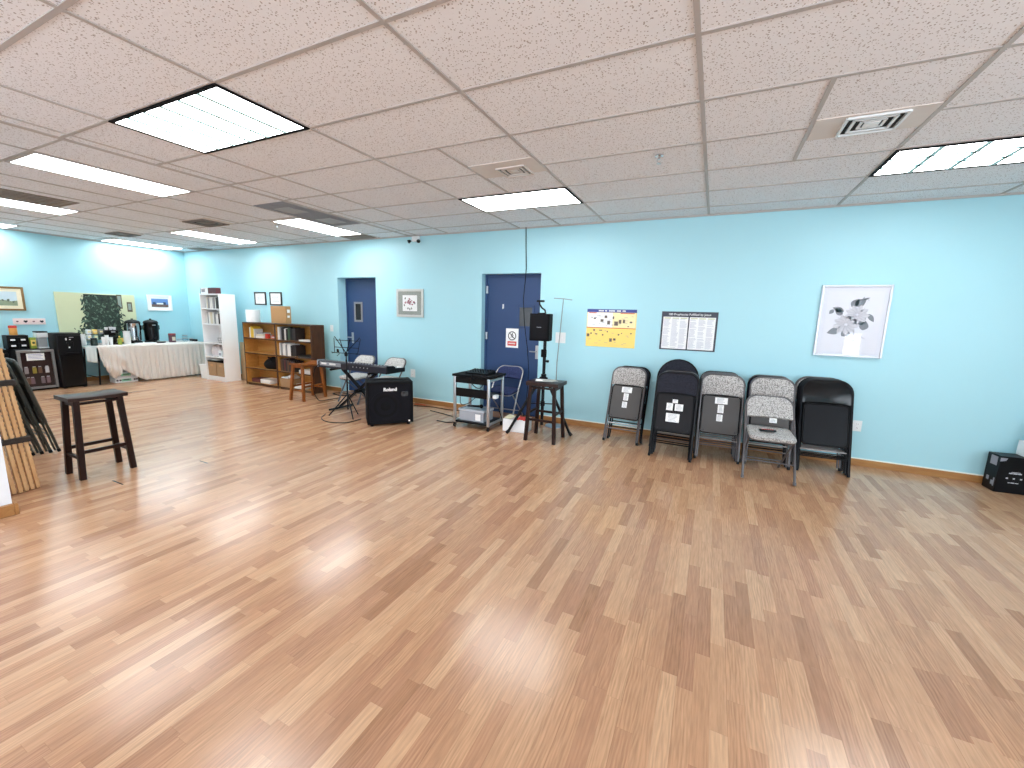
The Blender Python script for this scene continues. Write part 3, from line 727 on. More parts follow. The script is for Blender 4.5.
def folded_chair(name, label, kind, group, cards=None, L=.955, w_=.205, rc=.1, lb=.722, big=False):
    tb, bk, pan, rim, cush = KIND[kind]
    t = thing(name, label, 'folding chair', group=group)
    V = lambda x, l, n=0.: (x, n, l)
    MB().tube([V(x, max(l, .012)) for x, l in uframe(w_, L, rc)], .0115 if kind != 'steel' else .014, 8).build('frame', tb, t)
    MB().prism(back_outline(w_-.006, L-.006, rc, lb), (0, 0, 0), (1, 0, 0), (0, 0, 1), .026 if kind != 'steel' else .016, bev=.006, seg=2).build('backrest', bk, t)
    s0, s1 = (.29, .728) if kind != 'steel' else (.28, .722)
    sw = w_-.015 if kind != 'steel' else w_-.018
    st = MB().prism(rrect(-sw, sw, s0, s1, .045), (0, .004, 0), (1, 0, 0), (0, 0, 1), .026, bev=.006, seg=2).build('seat', cush, t)
    MB().prism(rrect(-sw+.012, sw-.012, s0+.014, s1-.014, .038), (0, -.012, 0), (1, 0, 0), (0, 0, 1), .008, bev=.003).build('seat_pan', pan, st)
    loop = [(x, -.012, l) for x, l in rrect(-sw+.006, sw-.006, s0+.008, s1-.008, .04)]
    MB().tube(loop, .006, 6, closed=True).build('seat_rim', rim, st)
    if kind != 'steel':
        b = MB()
        for x in (-sw+.04, sw-.04): b.cyl((x, -.0155, s0+.04), (x, -.0175, s0+.04), .006, seg=8)
        b.build('screws', M_INKD, st)
    for x in (-1, 1):
        MB().tube([V(x*(w_-.02), .5, .022), V(x*(w_-.02), .25, .022), V(x*(w_-.016), .02, .022)], .009, 8).build('rear_leg', tb, t)
        MB().cyl(V(x*w_, 0), V(x*w_, .03), .0145).build('rubber_foot', M_BLACK, t)
    MB().tube([V(-w_+.02, .235, .018), V(w_-.02, .235, .018)], .007, 8).build('crossbar', M_TUBEL if kind in ('grey', 'steel') else tb, t)
    MB().tube([V(-w_, .165, -.002), V(w_, .165, -.002)], .007, 8).build('crossbar', tb, t)
    for k, (x, l, a, c) in enumerate(CARDS.get(cards, ())):
        p_ = MB().box(x-a/2, x+a/2, -.0178, -.0162, l-c/2, l+c/2).build('paper_label', M_PAPER, st)
        b = MB()
        n_ = max(2, int(c/.014))
        for q in range(n_): b.box(x-a*.36, x+a*.36*R.uniform(.3, 1), -.0184, -.0175, l-c/2+c*(q+.7)/(n_+.6), l-c/2+c*(q+.7)/(n_+.6)+.004)
        b.build('label_print', M_INK, p_)
    return t
def stand_stack(x, y, yaw, tilt, chairs, group, pitch=.062):
    """chairs = [(name, label, kind, kwargs)], front one first"""
    for k, (label, kind, kw) in enumerate(chairs):
        kw = dict(kw); dx = kw.pop('dx', 0.); dy = kw.pop('dy', 0.); tl = kw.pop('tilt', tilt)
        c = folded_chair('folding_chair', label, kind, group, **kw)
        off = k*pitch/math.cos(tilt)+dy
        c.location = (x+dx-math.sin(yaw)*off, y+math.cos(yaw)*off, .004)
        c.rotation_euler = Euler((-tilt, 0, yaw))
# first stack
g1 = 'folded chairs in the leftmost wall stack'
stand_stack(-.92, 5.055, -.04, .33, [
    ('grey fabric folded chair with T of labels, front of the leftmost wall stack', 'grey', dict(cards='T')),
    ('black folded chair behind the grey one in the leftmost wall stack', 'black', dict(dx=.025))], g1, .10)
g2 = 'folded chairs in the stack with the round black back'
stand_stack(-.315, 4.73, -.02, .24, [
    ('charcoal fabric folded chair with four white labels, front of its stack', 'black', dict(cards='four', w_=.212)),
    ('charcoal folded chair right behind the one with four white labels', 'black', dict(dx=.01)),
    ('grey fabric folded chair third behind the one with four white labels', 'grey', dict(dx=.005)),
    ('charcoal folded chair just before the tall round-backed black one', 'black', dict(dx=.0)),
    ('tall black folded chair with a round back, rearmost above its stack', 'black', dict(dx=-.035, L=1.075, rc=.225, w_=.226, lb=.78, dy=.06))], g2, .075)
g3 = 'folded chairs in the third wall stack'
stand_stack(.155, 4.92, .05, .25, [
    ('grey folded chair with T of labels, front of third stack, beside the open chair', 'grey', dict(cards='T', w_=.212)),
    ('grey folded chair second from the front in the third stack', 'grey', dict(dx=-.005)),
    ('grey folded chair third from the front in the third stack', 'grey', dict(dx=-.01)),
    ('black folded chair at the rear of the third stack against the wall', 'navy', dict(dx=-.012))], g3, .088)
g4 = 'folded chairs in the fourth wall stack'
stand_stack(.635, 5.0, .04, .26, [
    ('grey fabric folded chair half hidden behind the open grey chair', 'grey', dict(cards='one')),
    ('navy fabric folded chair second from the front behind the open chair', 'navy', dict(dx=-.012)),
    ('grey folded chair at the rear of the stack behind the open chair', 'grey', dict(dx=0.))], g4, .09)
g5 = 'folded chairs in the rightmost wall stack'
stand_stack(1.14, 5.06, .08, .27, [
    ('glossy black steel folded chair, front of the rightmost wall stack', 'steel', dict(w_=.222, rc=.125, L=.97, lb=.72)),
    ('black folded chair second from the front in the rightmost wall stack', 'steel', dict(w_=.222, rc=.125, L=.97, lb=.72)),
    ('black folded chair third from the front in the rightmost wall stack', 'steel', dict(w_=.222, rc=.125, L=.97, lb=.72)),
    ('grey-edged folded chair at the rear of the rightmost wall stack', 'grey', dict(dx=-.02, w_=.222, rc=.125, L=.975, lb=.72))], g5, .056)
# dark chairs leaning on the white return wall
g6 = 'dark folded chairs leaning behind the wooden slats'
for k in range(5):
    c = folded_chair('folding_chair', ['dark olive folded chair nearest the wooden slats, leaning left', 'dark olive folded chair second from the wooden slats', 'dark olive folded chair third from the wooden slats', 'dark olive folded chair fourth from the wooden slats', 'dark olive folded chair farthest from the wooden slats, nearest the dark stool'][k], 'olive', g6, L=.97)
    c.location = (-6.22+.012*k, 1.465+.058*k, .006); c.rotation_euler = Euler((-.20, 0, PI-.06))

def open_chair(name, label, kind, loc, rz, group=None, tube=None, L=.885):
    tb, bk, pan, rim, cush = KIND[kind]
    if tube: tb = tube
    t = thing(name, label, 'folding chair', loc, rz, group)
    w_, rc = .212, .1
    top, foot = Vector((0, .21, .765)), Vector((0, -.255, .01))
    d = (top-foot); 
    def V(x, l, n=0.):        # along the sloping main tube, bent more upright above the seat
        q = l/L; p = foot+d*q; p.y += -.035*math.sin(PI*q); nn = Vector((0, -d.z, d.y)).normalized()
        p = p+nn*n; return (x*(1.03-.05*q), p.y, p.z)
    MB().tube([V(x, l) for x, l in uframe(w_, L, rc)], .0115, 8).build('frame', tb, t)
    out = back_outline(w_-.01, L-.008, rc, .655, dip=.01)
    bb = MB(); bm = bb.bm; fr = []; bkk = []
    for x, l in out:
        fr.append(bm.verts.new(V(x, l, .017+.0*x))); bkk.append(bm.verts.new(V(x, l, -.013)))
    k = len(out); bm.faces.new(fr); bm.faces.new(bkk[::-1])
    for i in range(k): bm.faces.new((fr[i], fr[(i+1) % k], bkk[(i+1) % k], bkk[i]))
    bb.build('backrest', bk, t, angle=50)
    st = MB().prism(rrect(-.195, .195, -.27, .125, .06), (0, 0, .445), (1, 0, 0), (0, 1, .06), .04, bev=.014, seg=3).build('seat', cush, t)
    MB().prism(rrect(-.19, .19, -.262, .12, .055), (0, 0, .42), (1, 0, 0), (0, 1, .06), .014, bev=.003).build('seat_pan', pan if tube is None else tb, st)
    for s in (-1, 1):
        MB().tube([(s*.19, -.17, .40), (s*.183, .05, .22), (s*.18, .285, .012)], .009, 8).build('rear_leg', tb, t)
        MB().cyl(V(s*w_, 0.), V(s*w_, .03), .015).cyl((s*.18, .295, .0), (s*.18, .278, .028), .0125).build('rubber_feet', M_BLACK if tube else M_TUBE, t)
    MB().tube([V(-w_, .2), V(w_, .2)], .007, 8).build('crossbar', tb, t)
    MB().tube([(-.18, .185, .105), (.18, .185, .105)], .007, 8).build('crossbar', tb, t)
    return t
open_chair('folding_chair', 'open grey fabric folding chair with a black remote on its seat', 'grey', (.592, 4.76, 0), .05)
g7 = 'open grey chairs behind the keyboard'
MATS['tb2'] = M_TUBE
KIND['pale'] = (M_TUBE, M_FABL, M_PAN, M_BLACK, M_FABL)
open_chair('folding_chair', 'open grey folding chair behind the keyboard in front of the first door', 'pale', (-5.35, 5.15, 0), .0, g7)
open_chair('folding_chair', 'open grey folding chair between the keyboard and the amplifier by the wall', 'pale', (-4.69, 5.16, 0), -.04, g7)
open_chair('folding_chair', 'open navy folding chair with chrome frame in front of the blue door', 'navy', (-2.68, 5.38, 0), .04, None, M_TUBEL, .84)
t = thing('remote_control', 'black remote control lying on the open grey chair', 'remote control', (.565, 4.65, .476), .25)
MB().box(-.075, .075, -.02, .02, -.006, .012, bev=.006, seg=2).build('body', M_BLACKGLOSS, t)
b = MB()
for k in range(6): b.box(-.05+k*.018, -.04+k*.018, -.008, .008, .0115, .0145)
b.build('buttons', M_RED, t)

# ------------------------------------------------------------------ stools
def stool(name, label, loc, rz, L, W, h, mleg, mtop, spread=.035, saddle=.0, thick=.035, leg=.036, stret=((.2, .0), (.2, 0.)), extra=None):
    """long axis along local x"""
    t = thing(name, label, 'stool', loc, rz)
    b = MB(); n = 12; bm = b.bm; top = []; bot = []
    for i in range(n+1):
        x = -L/2+L*i/n; q = abs(2*i/n-1); zz = h-saddle*(1-q*q)
        top.append([bm.verts.new((x, y, zz-.004*(1 if abs(y) > W/2-.006 else 0))) for y in (-W/2, -W/2+.008, W/2-.008, W/2)])
        bot.append([bm.verts.new((x, y, h-thick-saddle*.4*(1-q*q))) for y in (-W/2, W/2)])
    for i in range(n):
        a, c = top[i], top[i+1]
        for k in range(3): bm.faces.new((a[k], a[k+1], c[k+1], c[k]))
        bm.faces.new((bot[i][0], bot[i][1], bot[i+1][1], bot[i+1][0]))
        bm.faces.new((a[0], c[0], bot[i+1][0], bot[i][0])); bm.faces.new((a[3], bot[i][1], bot[i+1][1], c[3]))
    bm.faces.new((*top[0], bot[0][1], bot[0][0])); bm.faces.new((*top[n][::-1], bot[n][0], bot[n][1]))
    b.build('seat', mtop, t)
    ix, iy = L/2-.055, W/2-.03; hz = h-thick
    lx, ly = ix+spread, iy+spread
    at = lambda sx, sy, z: Vector((sx*(lx+(ix-lx)*z/hz), sy*(ly+(iy-ly)*z/hz), z))
    for sx in (-1, 1):
        for sy in (-1, 1): MB().bar(at(sx, sy, 0.0), at(sx, sy, hz+.004), leg, leg, bev=.003).build('leg', mleg, t)
    za, zb = stret[0]; 
    for sy in (-1, 1): MB().bar(at(-1, sy, za if sy < 0 else zb), at(1, sy, za if sy < 0 else zb), .022, leg*.7, bev=.002).build('stretcher', mleg, t)
    zc = stret[1][0]
    for sx in (-1, 1): MB().bar(at(sx, -1, zc), at(sx, 1, zc), leg*.7, .022, bev=.002).build('stretcher', mleg, t)
    zap = hz-.025
    for sy in (-1, 1): MB().bar(at(-1, sy, zap), at(1, sy, zap), .045, .018).build('apron', mleg, t)
    for sx in (-1, 1): MB().bar(at(sx, -1, zap), at(sx, 1, zap), .018, .045).build('apron', mleg, t)
    return t
stool('wooden_stool', 'dark brown wooden stool standing alone on the floor at left', (-4.965, 1.655, 0), PI/2-.02, .40, .29, .725, M_DARKWOOD, M_DARKTOP, .03, .006, .034, .042, ((.24, .24), (.19, 0)))
stool('wooden_stool', 'dark brown wooden stool with papers on top in front of the speaker', (-1.795, 4.74, 0), .02, .41, .35, .735, M_DARKWOOD, M_DARKTOP, .035, .0, .045, .04, ((.27, .31), (.35, 0)))
stool('wooden_stool', 'honey brown wooden stool with curved seat beside the brown bookcase', (-6.22, 4.84, 0), PI/2+.1, .50, .26, .64, M_HONEY, M_HONEY, .045, .03, .035, .042, ((.24, .24), (.18, 0)))
t = thing('papers', 'loose printed papers lying on the stool in front of the speaker', 'papers', (-1.83, 4.76, .7355), .3)
MB().box(-.11, .1, -.08, .07, 0, .003).build('sheet', M_PAPER, t); 
MB().box(-.02, .15, -.09, .05, .0035, .006, rot=(0, 0, .4)).build('sheet', mat('grey_flyer', 'A9A7A2', .6, var=.4, scale=50), t)

# ------------------------------------------------------------------ bundle of wooden slats
t = thing('slat_bundle', 'bundle of light wooden slats with two dark straps leaning on the white wall', 'slat bundle', (-4.92, 1.008, 0))
LEAN = lambda z: -.04*z
for k in range(7):
    y = .045+.034*k-.025; x = .05-.008*abs(k-3)
    b = MB().bar((x-.02, y, .004), (x-.02-.13*1.15, y+LEAN(1.15), 1.15), .028, .024, bev=.003)
    for q in range(30):
        z = .03+q*.038; b.box(x-.02-.13*z+.011, x-.02-.13*z+.0155, y+LEAN(z)+.009, y+LEAN(z)+.0135, z, z+.018)
    b.build('slat', M_BAMBOO, t)
for z in (.42, .88):
    y0, y1 = .02+LEAN(z)-.012, .02+.204+LEAN(z)+.03; xx = .03-.13*z
    MB().box(xx-.055, xx+.024, y0-.006, y1, z-.022, z+.022, bev=.004).build('strap', M_STRAP, t)

# ------------------------------------------------------------------ keyboard on its stand, music stand, amplifier
t = thing('keyboard_stand', 'black double X keyboard stand under the electronic keyboard', 'keyboard stand', (-4.77, 4.6, 0))
b = MB()
for y, q in ((-.02, 1), (.02, -1)): b.bar((-.41*q, y, .025), (.38*q, y, .63), .03, .026, bev=.003)
b.build('crossed_legs', M_BLACKSTEEL, t)
b = MB()
for y, q in ((-.055, 1), (.055, -1)): b.bar((-.37*q, y, .05), (.36*q, y, .61), .026, .022, bev=.003)
b.build('second_crossed_legs', M_BLACKSTEEL, t)
MB().cyl((0, -.09, .325), (0, .09, .325), .03).build('pivot_disc', M_BLACK, t)
for x in (-.41, .41): MB().tube([(x, -.22, .018), (x, .22, .018)], .016).build('foot_tube', M_BLACKSTEEL, t)
for x in (-.38, .38):
    r = MB().tube([(x, -.18, .638), (x, .18, .638)], .014).build('top_rail', M_BLACKSTEEL, t)
    MB().cyl((x, -.2, .638), (x, -.17, .638), .018).cyl((x, .2, .638), (x, .17, .638), .018).build('rubber_caps', M_BLACK, r)
t = thing('electronic_keyboard', 'long black and grey electronic keyboard on the X stand', 'keyboard', (-4.75, 4.42, .6575), .0)
M_KBGREY = mat('dark_grey_keyboard', '2A2B33', .35, spec=.18); M_KBSIL = mat('silver_keyboard_panel', '8E939C', .3, metal=.4)
prof = [(0, .0), (.36, 0), (.365, .045), (.17, .06), (.15, .098), (.02, .105), (0, .09)]
MB().prism([(y, z) for y, z in prof], (0, 0, 0), (0, 1, 0), (0, 0, 1), 1.36, bev=.004).build('body', M_KBGREY, t)
for s in (-1, 1):
    MB().prism([(-.006, .001), (.37, .001), (.375, .06), (.17, .075), (.14, .106), (.0, .115), (-.008, .09)], (s*.69, 0, 0), (0, 1, 0), (0, 0, 1), .022, bev=.005).build('end_cheek', M_BLACK if s > 0 else M_KBSIL, t)
MB().box(-.64, -.2, -.0035, .004, .03, .085).build('silver_panel', M_KBSIL, t)
b = MB(); x = -.60
for wl in (.13, .15):
    for k in range(int(wl/.022)): b.box(x+k*.022, x+k*.022+.015, -.006, -.002, .05, .075)
    x += wl+.04
b.build('panel_lettering', M_PAPER, t)
MB().box(-.2, .6, .02, .14, .1, .1045, rot=(.0, 0, 0)).build('control_panel', M_BLACK, t)
b = MB()
for k in range(26):
    x = -.16+k*.029; b.box(x, x+.016, .04+.03*(k % 2), .055+.03*(k % 2), .103, .109)
b.build('buttons', mat('button_grey', 'A9ADB5', .4), t)
MB().cyl((-.08, .03, .06), (-.08, -.008, .06), .012).build('socket', M_BLACK, t)
b = MB()
for k in range(5): b.cyl((.05+.07*k, .004, .055), (.05+.07*k, -.006, .055), .007)
b.build('rear_jacks', M_SILVER, t)
b = MB(); [b.box(-.64+k*.0246, -.617+k*.0246, .19, .36, .052, .066) for k in range(52)]
b.build('white_keys', M_PAPER, t, kind='stuff')
b = MB(); [b.box(-.624+k*.0246, -.612+k*.0246, .19, .29, .064, .076) for k in range(52) if k % 7 not in (2, 6)]
b.build('black_keys', M_BLACKGLOSS, t, kind='stuff')
t = thing('music_stand', 'folding black wire music stand in front of the keyboard', 'music stand', (-4.70, 4.30, 0), .12)
MB().tube([(0, 0, .1), (0, 0, .83)], .011).tube([(0, 0, .78), (0, .0, .94)], .008).build('pole', M_BLACKSTEEL, t)
for a, q in ((PI*1.15, .27), (PI*1.8, .27), (PI*.3, .14)):
    MB().tube([(0, 0, .33), (q*math.cos(a), q*math.sin(a), .01)], .008, 6).build('leg', M_BLACKSTEEL, t)
    MB().tube([(0, 0, .13), (.55*q*math.cos(a), .55*q*math.sin(a), .155)], .005, 6).build('leg_brace', M_BLACKSTEEL, t)
b = MB(); 
for z, w_ in ((.92, .24), (1.0, .21), (1.1, .20)): b.tube([(-w_, .03*(z-.9)/.2, z), (w_, .03*(z-.9)/.2, z)], .005, 6)
for s in (-1, 1):
    b.tube([(s*.01, 0, .94), (s*.22, .03, 1.15)], .006, 6).tube([(s*.2, .0, .92), (s*.23, .03, 1.13)], .005, 6).tube([(s*.21, 0, .92), (s*.21, -.04, .915), (s*.21, -.045, .94)], .004, 6)
b.tube([(0, 0, .90), (.05, .03, 1.12)], .007, 6).tube([(-.03, 0, .92), (-.13, .03, 1.12)], .005, 6)
b.build('desk_frame', M_BLACKSTEEL, t)
MB().lathe([(.02, 0), (.025, .03), (.012, .06)], (0, 0, .88)).build('tilt_joint', M_BLACK, t)

t = thing('guitar_amplifier', 'black square keyboard amplifier with white logo on the floor', 'amplifier', (-3.83, 4.225, 0), .84)
# local: front faces -y
W_, H_, Dp = .60, .575, .36
MB().box(-W_/2, W_/2, .012, Dp, .028, H_+.028, bev=.012, seg=2).box(-W_/2, W_/2, -.012, .02, .028, .06, bev=.006).box(-W_/2, W_/2, -.012, .02, H_-.012, H_+.028, bev=.006).box(-W_/2, -W_/2+.035, -.012, .02, .04, H_+.01, bev=.006).box(W_/2-.035, W_/2, -.012, .02, .04, H_+.01, bev=.006).build('cabinet', M_BLACKMATTE, t)
gr = MB().box(-W_/2+.03, W_/2-.03, .0, .013, .055, H_-.01).build('grille', mat('amp_grille', '0D0D14', .75, bump=.5, bscale=500, spec=.18), t)
MB().lathe([(.205, 0), (.205, .006), (.19, .008), (.175, .003)], (0, 0, 0), 40).xf(Matrix.Translation((-.06, 0, .27)) @ Matrix.Rotation(PI/2, 4, 'X')).build('speaker_ring', MATS['amp_grille'], gr)
MB().lathe([(.16, 0), (.155, .004), (.07, .0015), (.06, .005), (.02, .008)], (0, 0, 0), 36).xf(Matrix.Translation((-.06, 0.0, .27)) @ Matrix.Rotation(PI/2, 4, 'X')).build('speaker_cone', M_BLACKMATTE, gr)
MB().prism(rrect(-.05, .05, -.035, .035, .015), (.19, -.001, .43), (1, 0, 0), (0, 0, 1), .006).build('tweeter', M_BLACKGLOSS, gr)
text('Roland', 'logo', M_PAPER, t, (.0, -.004, .495), .062, FACE_Y, .002, bold=.0018)
for x in (-W_/2+.06, W_/2-.06):
    for y in (.03, Dp-.05): MB().cyl((x, y, 0), (x, y, .03), .022, .026).build('foot', M_BLACK, t)
MB().cyl((W_/2-.055, -.014, .055), (W_/2-.055, -.004, .055), .012).build('badge', M_PAPER, t)
MB().box(-W_/2+.05, W_/2-.05, .2, .3, H_+.0275, H_+.034).build('control_panel', M_BLACK, t)
hb = MB()
for s in (-1, 1): hb.box(s*W_/2-.006, s*W_/2+.006, .13, .25, .38, .45, bev=.004)
hb.build('side_handles', M_BLACK, t)
def cable(label, pts, r=.006, m=None, name='cable', z=.007):
    P = [Vector((p[0], p[1], p[2] if len(p) > 2 else z)) for p in pts]; out = []
    for i in range(len(P)-1):
        p0, p1, p2, p3 = P[max(i-1, 0)], P[i], P[i+1], P[min(i+2, len(P)-1)]
        for k in range(6):
            q = k/6; out.append(.5*((2*p1)+(p2-p0)*q+(2*p0-5*p1+4*p2-p3)*q*q+(3*p1-p0-3*p2+p3)*q**3))
    out.append(P[-1])
    return tag(MB().tube(out, r, 6).build(name, m or M_BLACK), label, 'cable')
cable('black cable looping on the floor by the music stand', [(-5.05, 4.2), (-4.9, 4.0), (-4.65, 3.9), (-4.42, 4.0), (-4.40, 4.25)])
cable('black cable looping on the floor right of the amplifier', [(-3.45, 4.75), (-3.25, 4.75), (-3.15, 4.95), (-3.5, 5.1), (-3.9, 5.2)])
cable('long black cable lying along the baseboard left of the cart', [(-4.35, 5.35), (-4.0, 5.42), (-3.7, 5.40), (-3.4, 5.44), (-3.28, 5.3)])
cable('orange cable end on the floor behind the amplifier', [(-4.4, 5.43), (-4.3, 5.47), (-4.2, 5.46)], .008, mat('orange_cable', 'C0501E', .5))
cable('black cable hanging from the keyboard down to the floor', [(-5.40, 4.405, .70), (-5.45, 4.36, .6), (-5.6, 4.45, .3), (-5.74, 4.65, .06), (-5.85, 4.95, .007), (-5.8, 5.15, .007)])
cable('black cable coiled on the floor beside the brown bookcase', [(-6.0, 5.3), (-5.85, 5.42), (-6.1, 5.5), (-6.22, 5.35), (-5.97, 5.3), (-5.85, 5.42), (-5.75, 5.47)], .009)

# ------------------------------------------------------------------ AV cart and what stands on it
t = thing('media_cart', 'black and silver rolling media cart in front of the blue door', 'cart', (-2.815, 4.645, 0))
cw, cd = .52, .42
MB().box(-cw/2-.03, cw/2+.03, -.03, cd+.02, .70, .73, bev=.004).build('top_shelf', M_BLACKMATTE, t)
MB().box(-cw/2, cw/2, -.012, .012, .615, .695, bev=.003).build('top_apron', M_BLACK, t)
MB().box(-cw/2+.02, cw/2-.02, 0, cd-.02, .43, .45, bev=.003).box(-cw/2+.02, cw/2-.02, -.008, .008, .43, .545, bev=.003).build('middle_shelf', M_BLACK, t)
MB().box(-cw/2, cw/2, -.01, cd, .07, .095, bev=.004).build('bottom_shelf', M_BLACK, t)
for x in (-1, 1):
    for y in (.0, cd-.03):
        MB().box(x*cw/2-.018, x*cw/2+.018, y-.016, y+.016, .06, .70, bev=.006, seg=2).build('post', M_SILVER, t)
        c = MB().cyl((x*cw/2-.01, y, .028), (x*cw/2+.01, y, .028), .027, seg=18).build('caster', M_BLACK, t)
        MB().box(x*cw/2-.015, x*cw/2+.015, y-.015, y+.02, .035, .072, bev=.003).build('caster_fork', M_BLACKSTEEL, c)
    MB().box(x*cw/2-.014, x*cw/2+.014, 0, cd-.03, .655, .69, bev=.006).box(x*cw/2-.014, x*cw/2+.014, 0, cd-.03, .07, .10, bev=.004).build('side_rail', M_SILVER, t)
t = thing('audio_mixer', 'flat black audio device with cables on top of the media cart', 'audio mixer', (-2.80, 4.84, .731))
MB().prism([(-.11, 0), (.12, 0), (.12, .045), (-.11, .018)], (0, 0, 0), (0, 1, 0), (0, 0, 1), .34, bev=.004).build('body', M_BLACK, t)
b = MB(); [b.cyl((-.12+.04*k, -.05+.06*j, .02+.007*j), (-.12+.04*k, -.05+.06*j, .042+.007*j), .008, .006, 8) for k in range(7) for j in range(3)]
b.build('knobs', M_BLACKSTEEL, t)
cable('black cable dangling from the top of the media cart', [(-2.79, 4.66, .742), (-2.79, 4.60, .73), (-2.79, 4.605, .63), (-2.72, 4.615, .575), (-2.66, 4.615, .58), (-2.62, 4.60, .62)], .006)
cable('black cable drooping under the middle shelf of the media cart', [(-3.0, 4.66, .42), (-2.96, 4.62, .33), (-2.85, 4.62, .35), (-2.78, 4.68, .425)], .005)
t = thing('power_adapter', 'white plug adapter hanging at the right side of the media cart', 'plug', (-2.535, 4.75, .46))
MB().box(-.0, .05, -.04, .05, -.03, .02, bev=.008, seg=2).build('body', M_WHITEP, t); MB().tube([(.025, .05, 0), (.03, .1, -.05), (.02, .12, -.2), (.04, .2, -.38), (.05, .3, -.44)], .005, 6).build('lead', M_BLACK, t)
t = thing('storage_bin', 'clear plastic storage bin of dark cables on the cart bottom shelf', 'storage bin', (-2.835, 4.81, .0965))
t.scale = (.9, .9, .95)
b = MB()
for (x0, x1, y0, y1) in ((-.21, .21, -.145, -.14), (-.21, .21, .14, .145), (-.21, -.205, -.14, .14), (.205, .21, -.14, .14)): b.box(x0, x1, y0, y1, .003, .17)
b.box(-.21, .21, -.145, .145, 0, .004); b.build('tub', M_MILKY, t)
MB().box(-.215, .215, -.15, .15, .15, .158).box(-.222, .222, -.157, -.143, .142, .168, bev=.004).box(-.222, .222, .143, .157, .142, .168, bev=.004).box(-.222, -.208, -.15, .15, .142, .168).box(.208, .222, -.15, .15, .142, .168).build('lid', mat('milky_plastic', 'B4BCC6', .3), t)
b = MB()
for k in range(16):
    x, y, z, r_ = R.uniform(-.13, .13), R.uniform(-.07, .07), R.uniform(.03, .11), R.uniform(.03, .055)
    b.tube([(x+r_*math.cos(a*PI/5), y+r_*.8*math.sin(a*PI/5), z+.01*math.sin(a+k)) for a in range(10)], .007, 6, closed=True)
b.build('coiled_cables', M_BLACK, t, kind='stuff')
MB().box(.07, .16, -.1475, -.1455, .02, .11).build('paper_label', M_PAPER, t)
t = thing('microphone', 'black microphone lying on the storage bin lid', 'microphone', (-2.80, 4.78, .286), .25)
MB().cyl((-.14, 0, -.002), (.03, 0, .002), .012, .018).build('handle', M_BLACK, t); MB().ball((.055, 0, .004), .028).build('grille_head', M_BLACKMATTE, t)
t = thing('carton', 'open white carton on the floor between the cart and the stool', 'box', (-2.26, 4.92, 0), .08)
b = MB()
for (x0, x1, y0, y1) in ((-.165, .165, -.11, -.105), (-.165, .165, .105, .11), (-.165, -.16, -.105, .105), (.16, .165, -.105, .105)): b.box(x0, x1, y0, y1, 0, .165)
b.box(-.165, .165, -.11, .11, 0, .006).build('carton_walls', M_WHITE, t)
MB().box(-.15, -.06, -.10, .10, .172, .175, rot=(0, .2, 0)).build('flap', mat('cream_card', 'E3D9B8', .8), t)
t = thing('red_package', 'red package sticking out of the white carton', 'package', (-2.19, 4.94, .0065))
MB().box(-.07, .07, -.06, .06, 0, .17, bev=.01).build('wrapper', M_RED, t); MB().box(-.03, .03, -.0615, -.0595, .06, .15).build('band', M_PAPER, t)

# ------------------------------------------------------------------ loudspeaker on tripod, round-base stand
t = thing('speaker_tripod', 'black tripod stand carrying the small loudspeaker', 'speaker stand', (-1.94, 5.0, 0))
MB().tube([(0, 0, .1), (0, 0, 1.21)], .021, 12).build('pole', M_BLACKSTEEL, t)
MB().cyl((0, 0, .70), (0, 0, .78), .034).build('collar', M_BLACK, t); MB().cyl((0, 0, .36), (0, 0, .42), .03).build('lower_collar', M_BLACK, t)
MB().cyl((.03, 0, .95), (.06, -.01, .95), .016).build('clamp_knob', M_BLACK, t)
MB().box(-.04, .03, -.03, .0, 1.0, 1.1, bev=.006).build('clamp', M_BLACKMATTE, t)
for a in (PI*1.22, PI*.02, PI*.62):
    c_, s_ = math.cos(a), math.sin(a); RR = .46 if a > PI else .39
    l = MB().bar((c_*.03, s_*.03, .74), (c_*RR, s_*RR, .018), .03, .03, bev=.003).build('leg', M_BLACKSTEEL, t)
    MB().bar((c_*.02, s_*.02, .39), (c_*RR*.5, s_*RR*.5, .40), .018, .012).build('brace', M_BLACKSTEEL, t)
    MB().cyl((c_*RR*.97, s_*RR*.97, .04), (c_*(RR+.02), s_*(RR+.02), 0.008), .022).build('rubber_foot', M_BLACK, l)
t = thing('loudspeaker', 'small black loudspeaker on the tripod in front of the blue door', 'loudspeaker', (-1.985, 4.97, 1.213), .1)
t.scale = (.92, .92, 1)
MB().prism([(-.125, .12), (-.14, -.10), (-.12, -.12), (.12, -.12), (.14, -.10), (.125, .12)], (0, 0, .17), (1, 0, 0), (0, 1, 0), .34, bev=.006, seg=2).build('cabinet', M_BLACKMATTE, t)
MB().box(-.118, .118, -.126, -.118, .02, .32, bev=.004).build('grille', mat('speaker_grille', '0A0A0F', .7, bump=.5, bscale=600, spec=.18), t)
b = MB(); [b.box(-.03+k*.013, -.021+k*.013, -.1275, -.1255, .166, .176) for k in range(5)]
b.build('logo', M_INK, t)
MB().box(-.06, .06, -.02, .02, .34, .352, bev=.004).build('top_handle', M_BLACK, t)
t = thing('microphone_clip', 'black gooseneck clip rising from the top of the loudspeaker', 'clip', (-1.99, 4.97, 1.567))
MB().tube([(.05, 0, 0), (.045, 0, .03), (0, 0, .06), (-.03, 0, .10), (-.035, 0, .13)], .011, 8).build('gooseneck', M_BLACK, t)
MB().box(-.07, .03, -.015, .015, .13, .155, bev=.004).build('jaw', M_BLACK, t); MB().cyl((.05, 0, .0), (.05, 0, -.002), .03).build('clip_base', M_BLACK, t)
t = thing('round_base_stand', 'slim chrome stand with round base and T-bar near the wall switch', 'stand', (-1.90, 5.38, 0), .1)
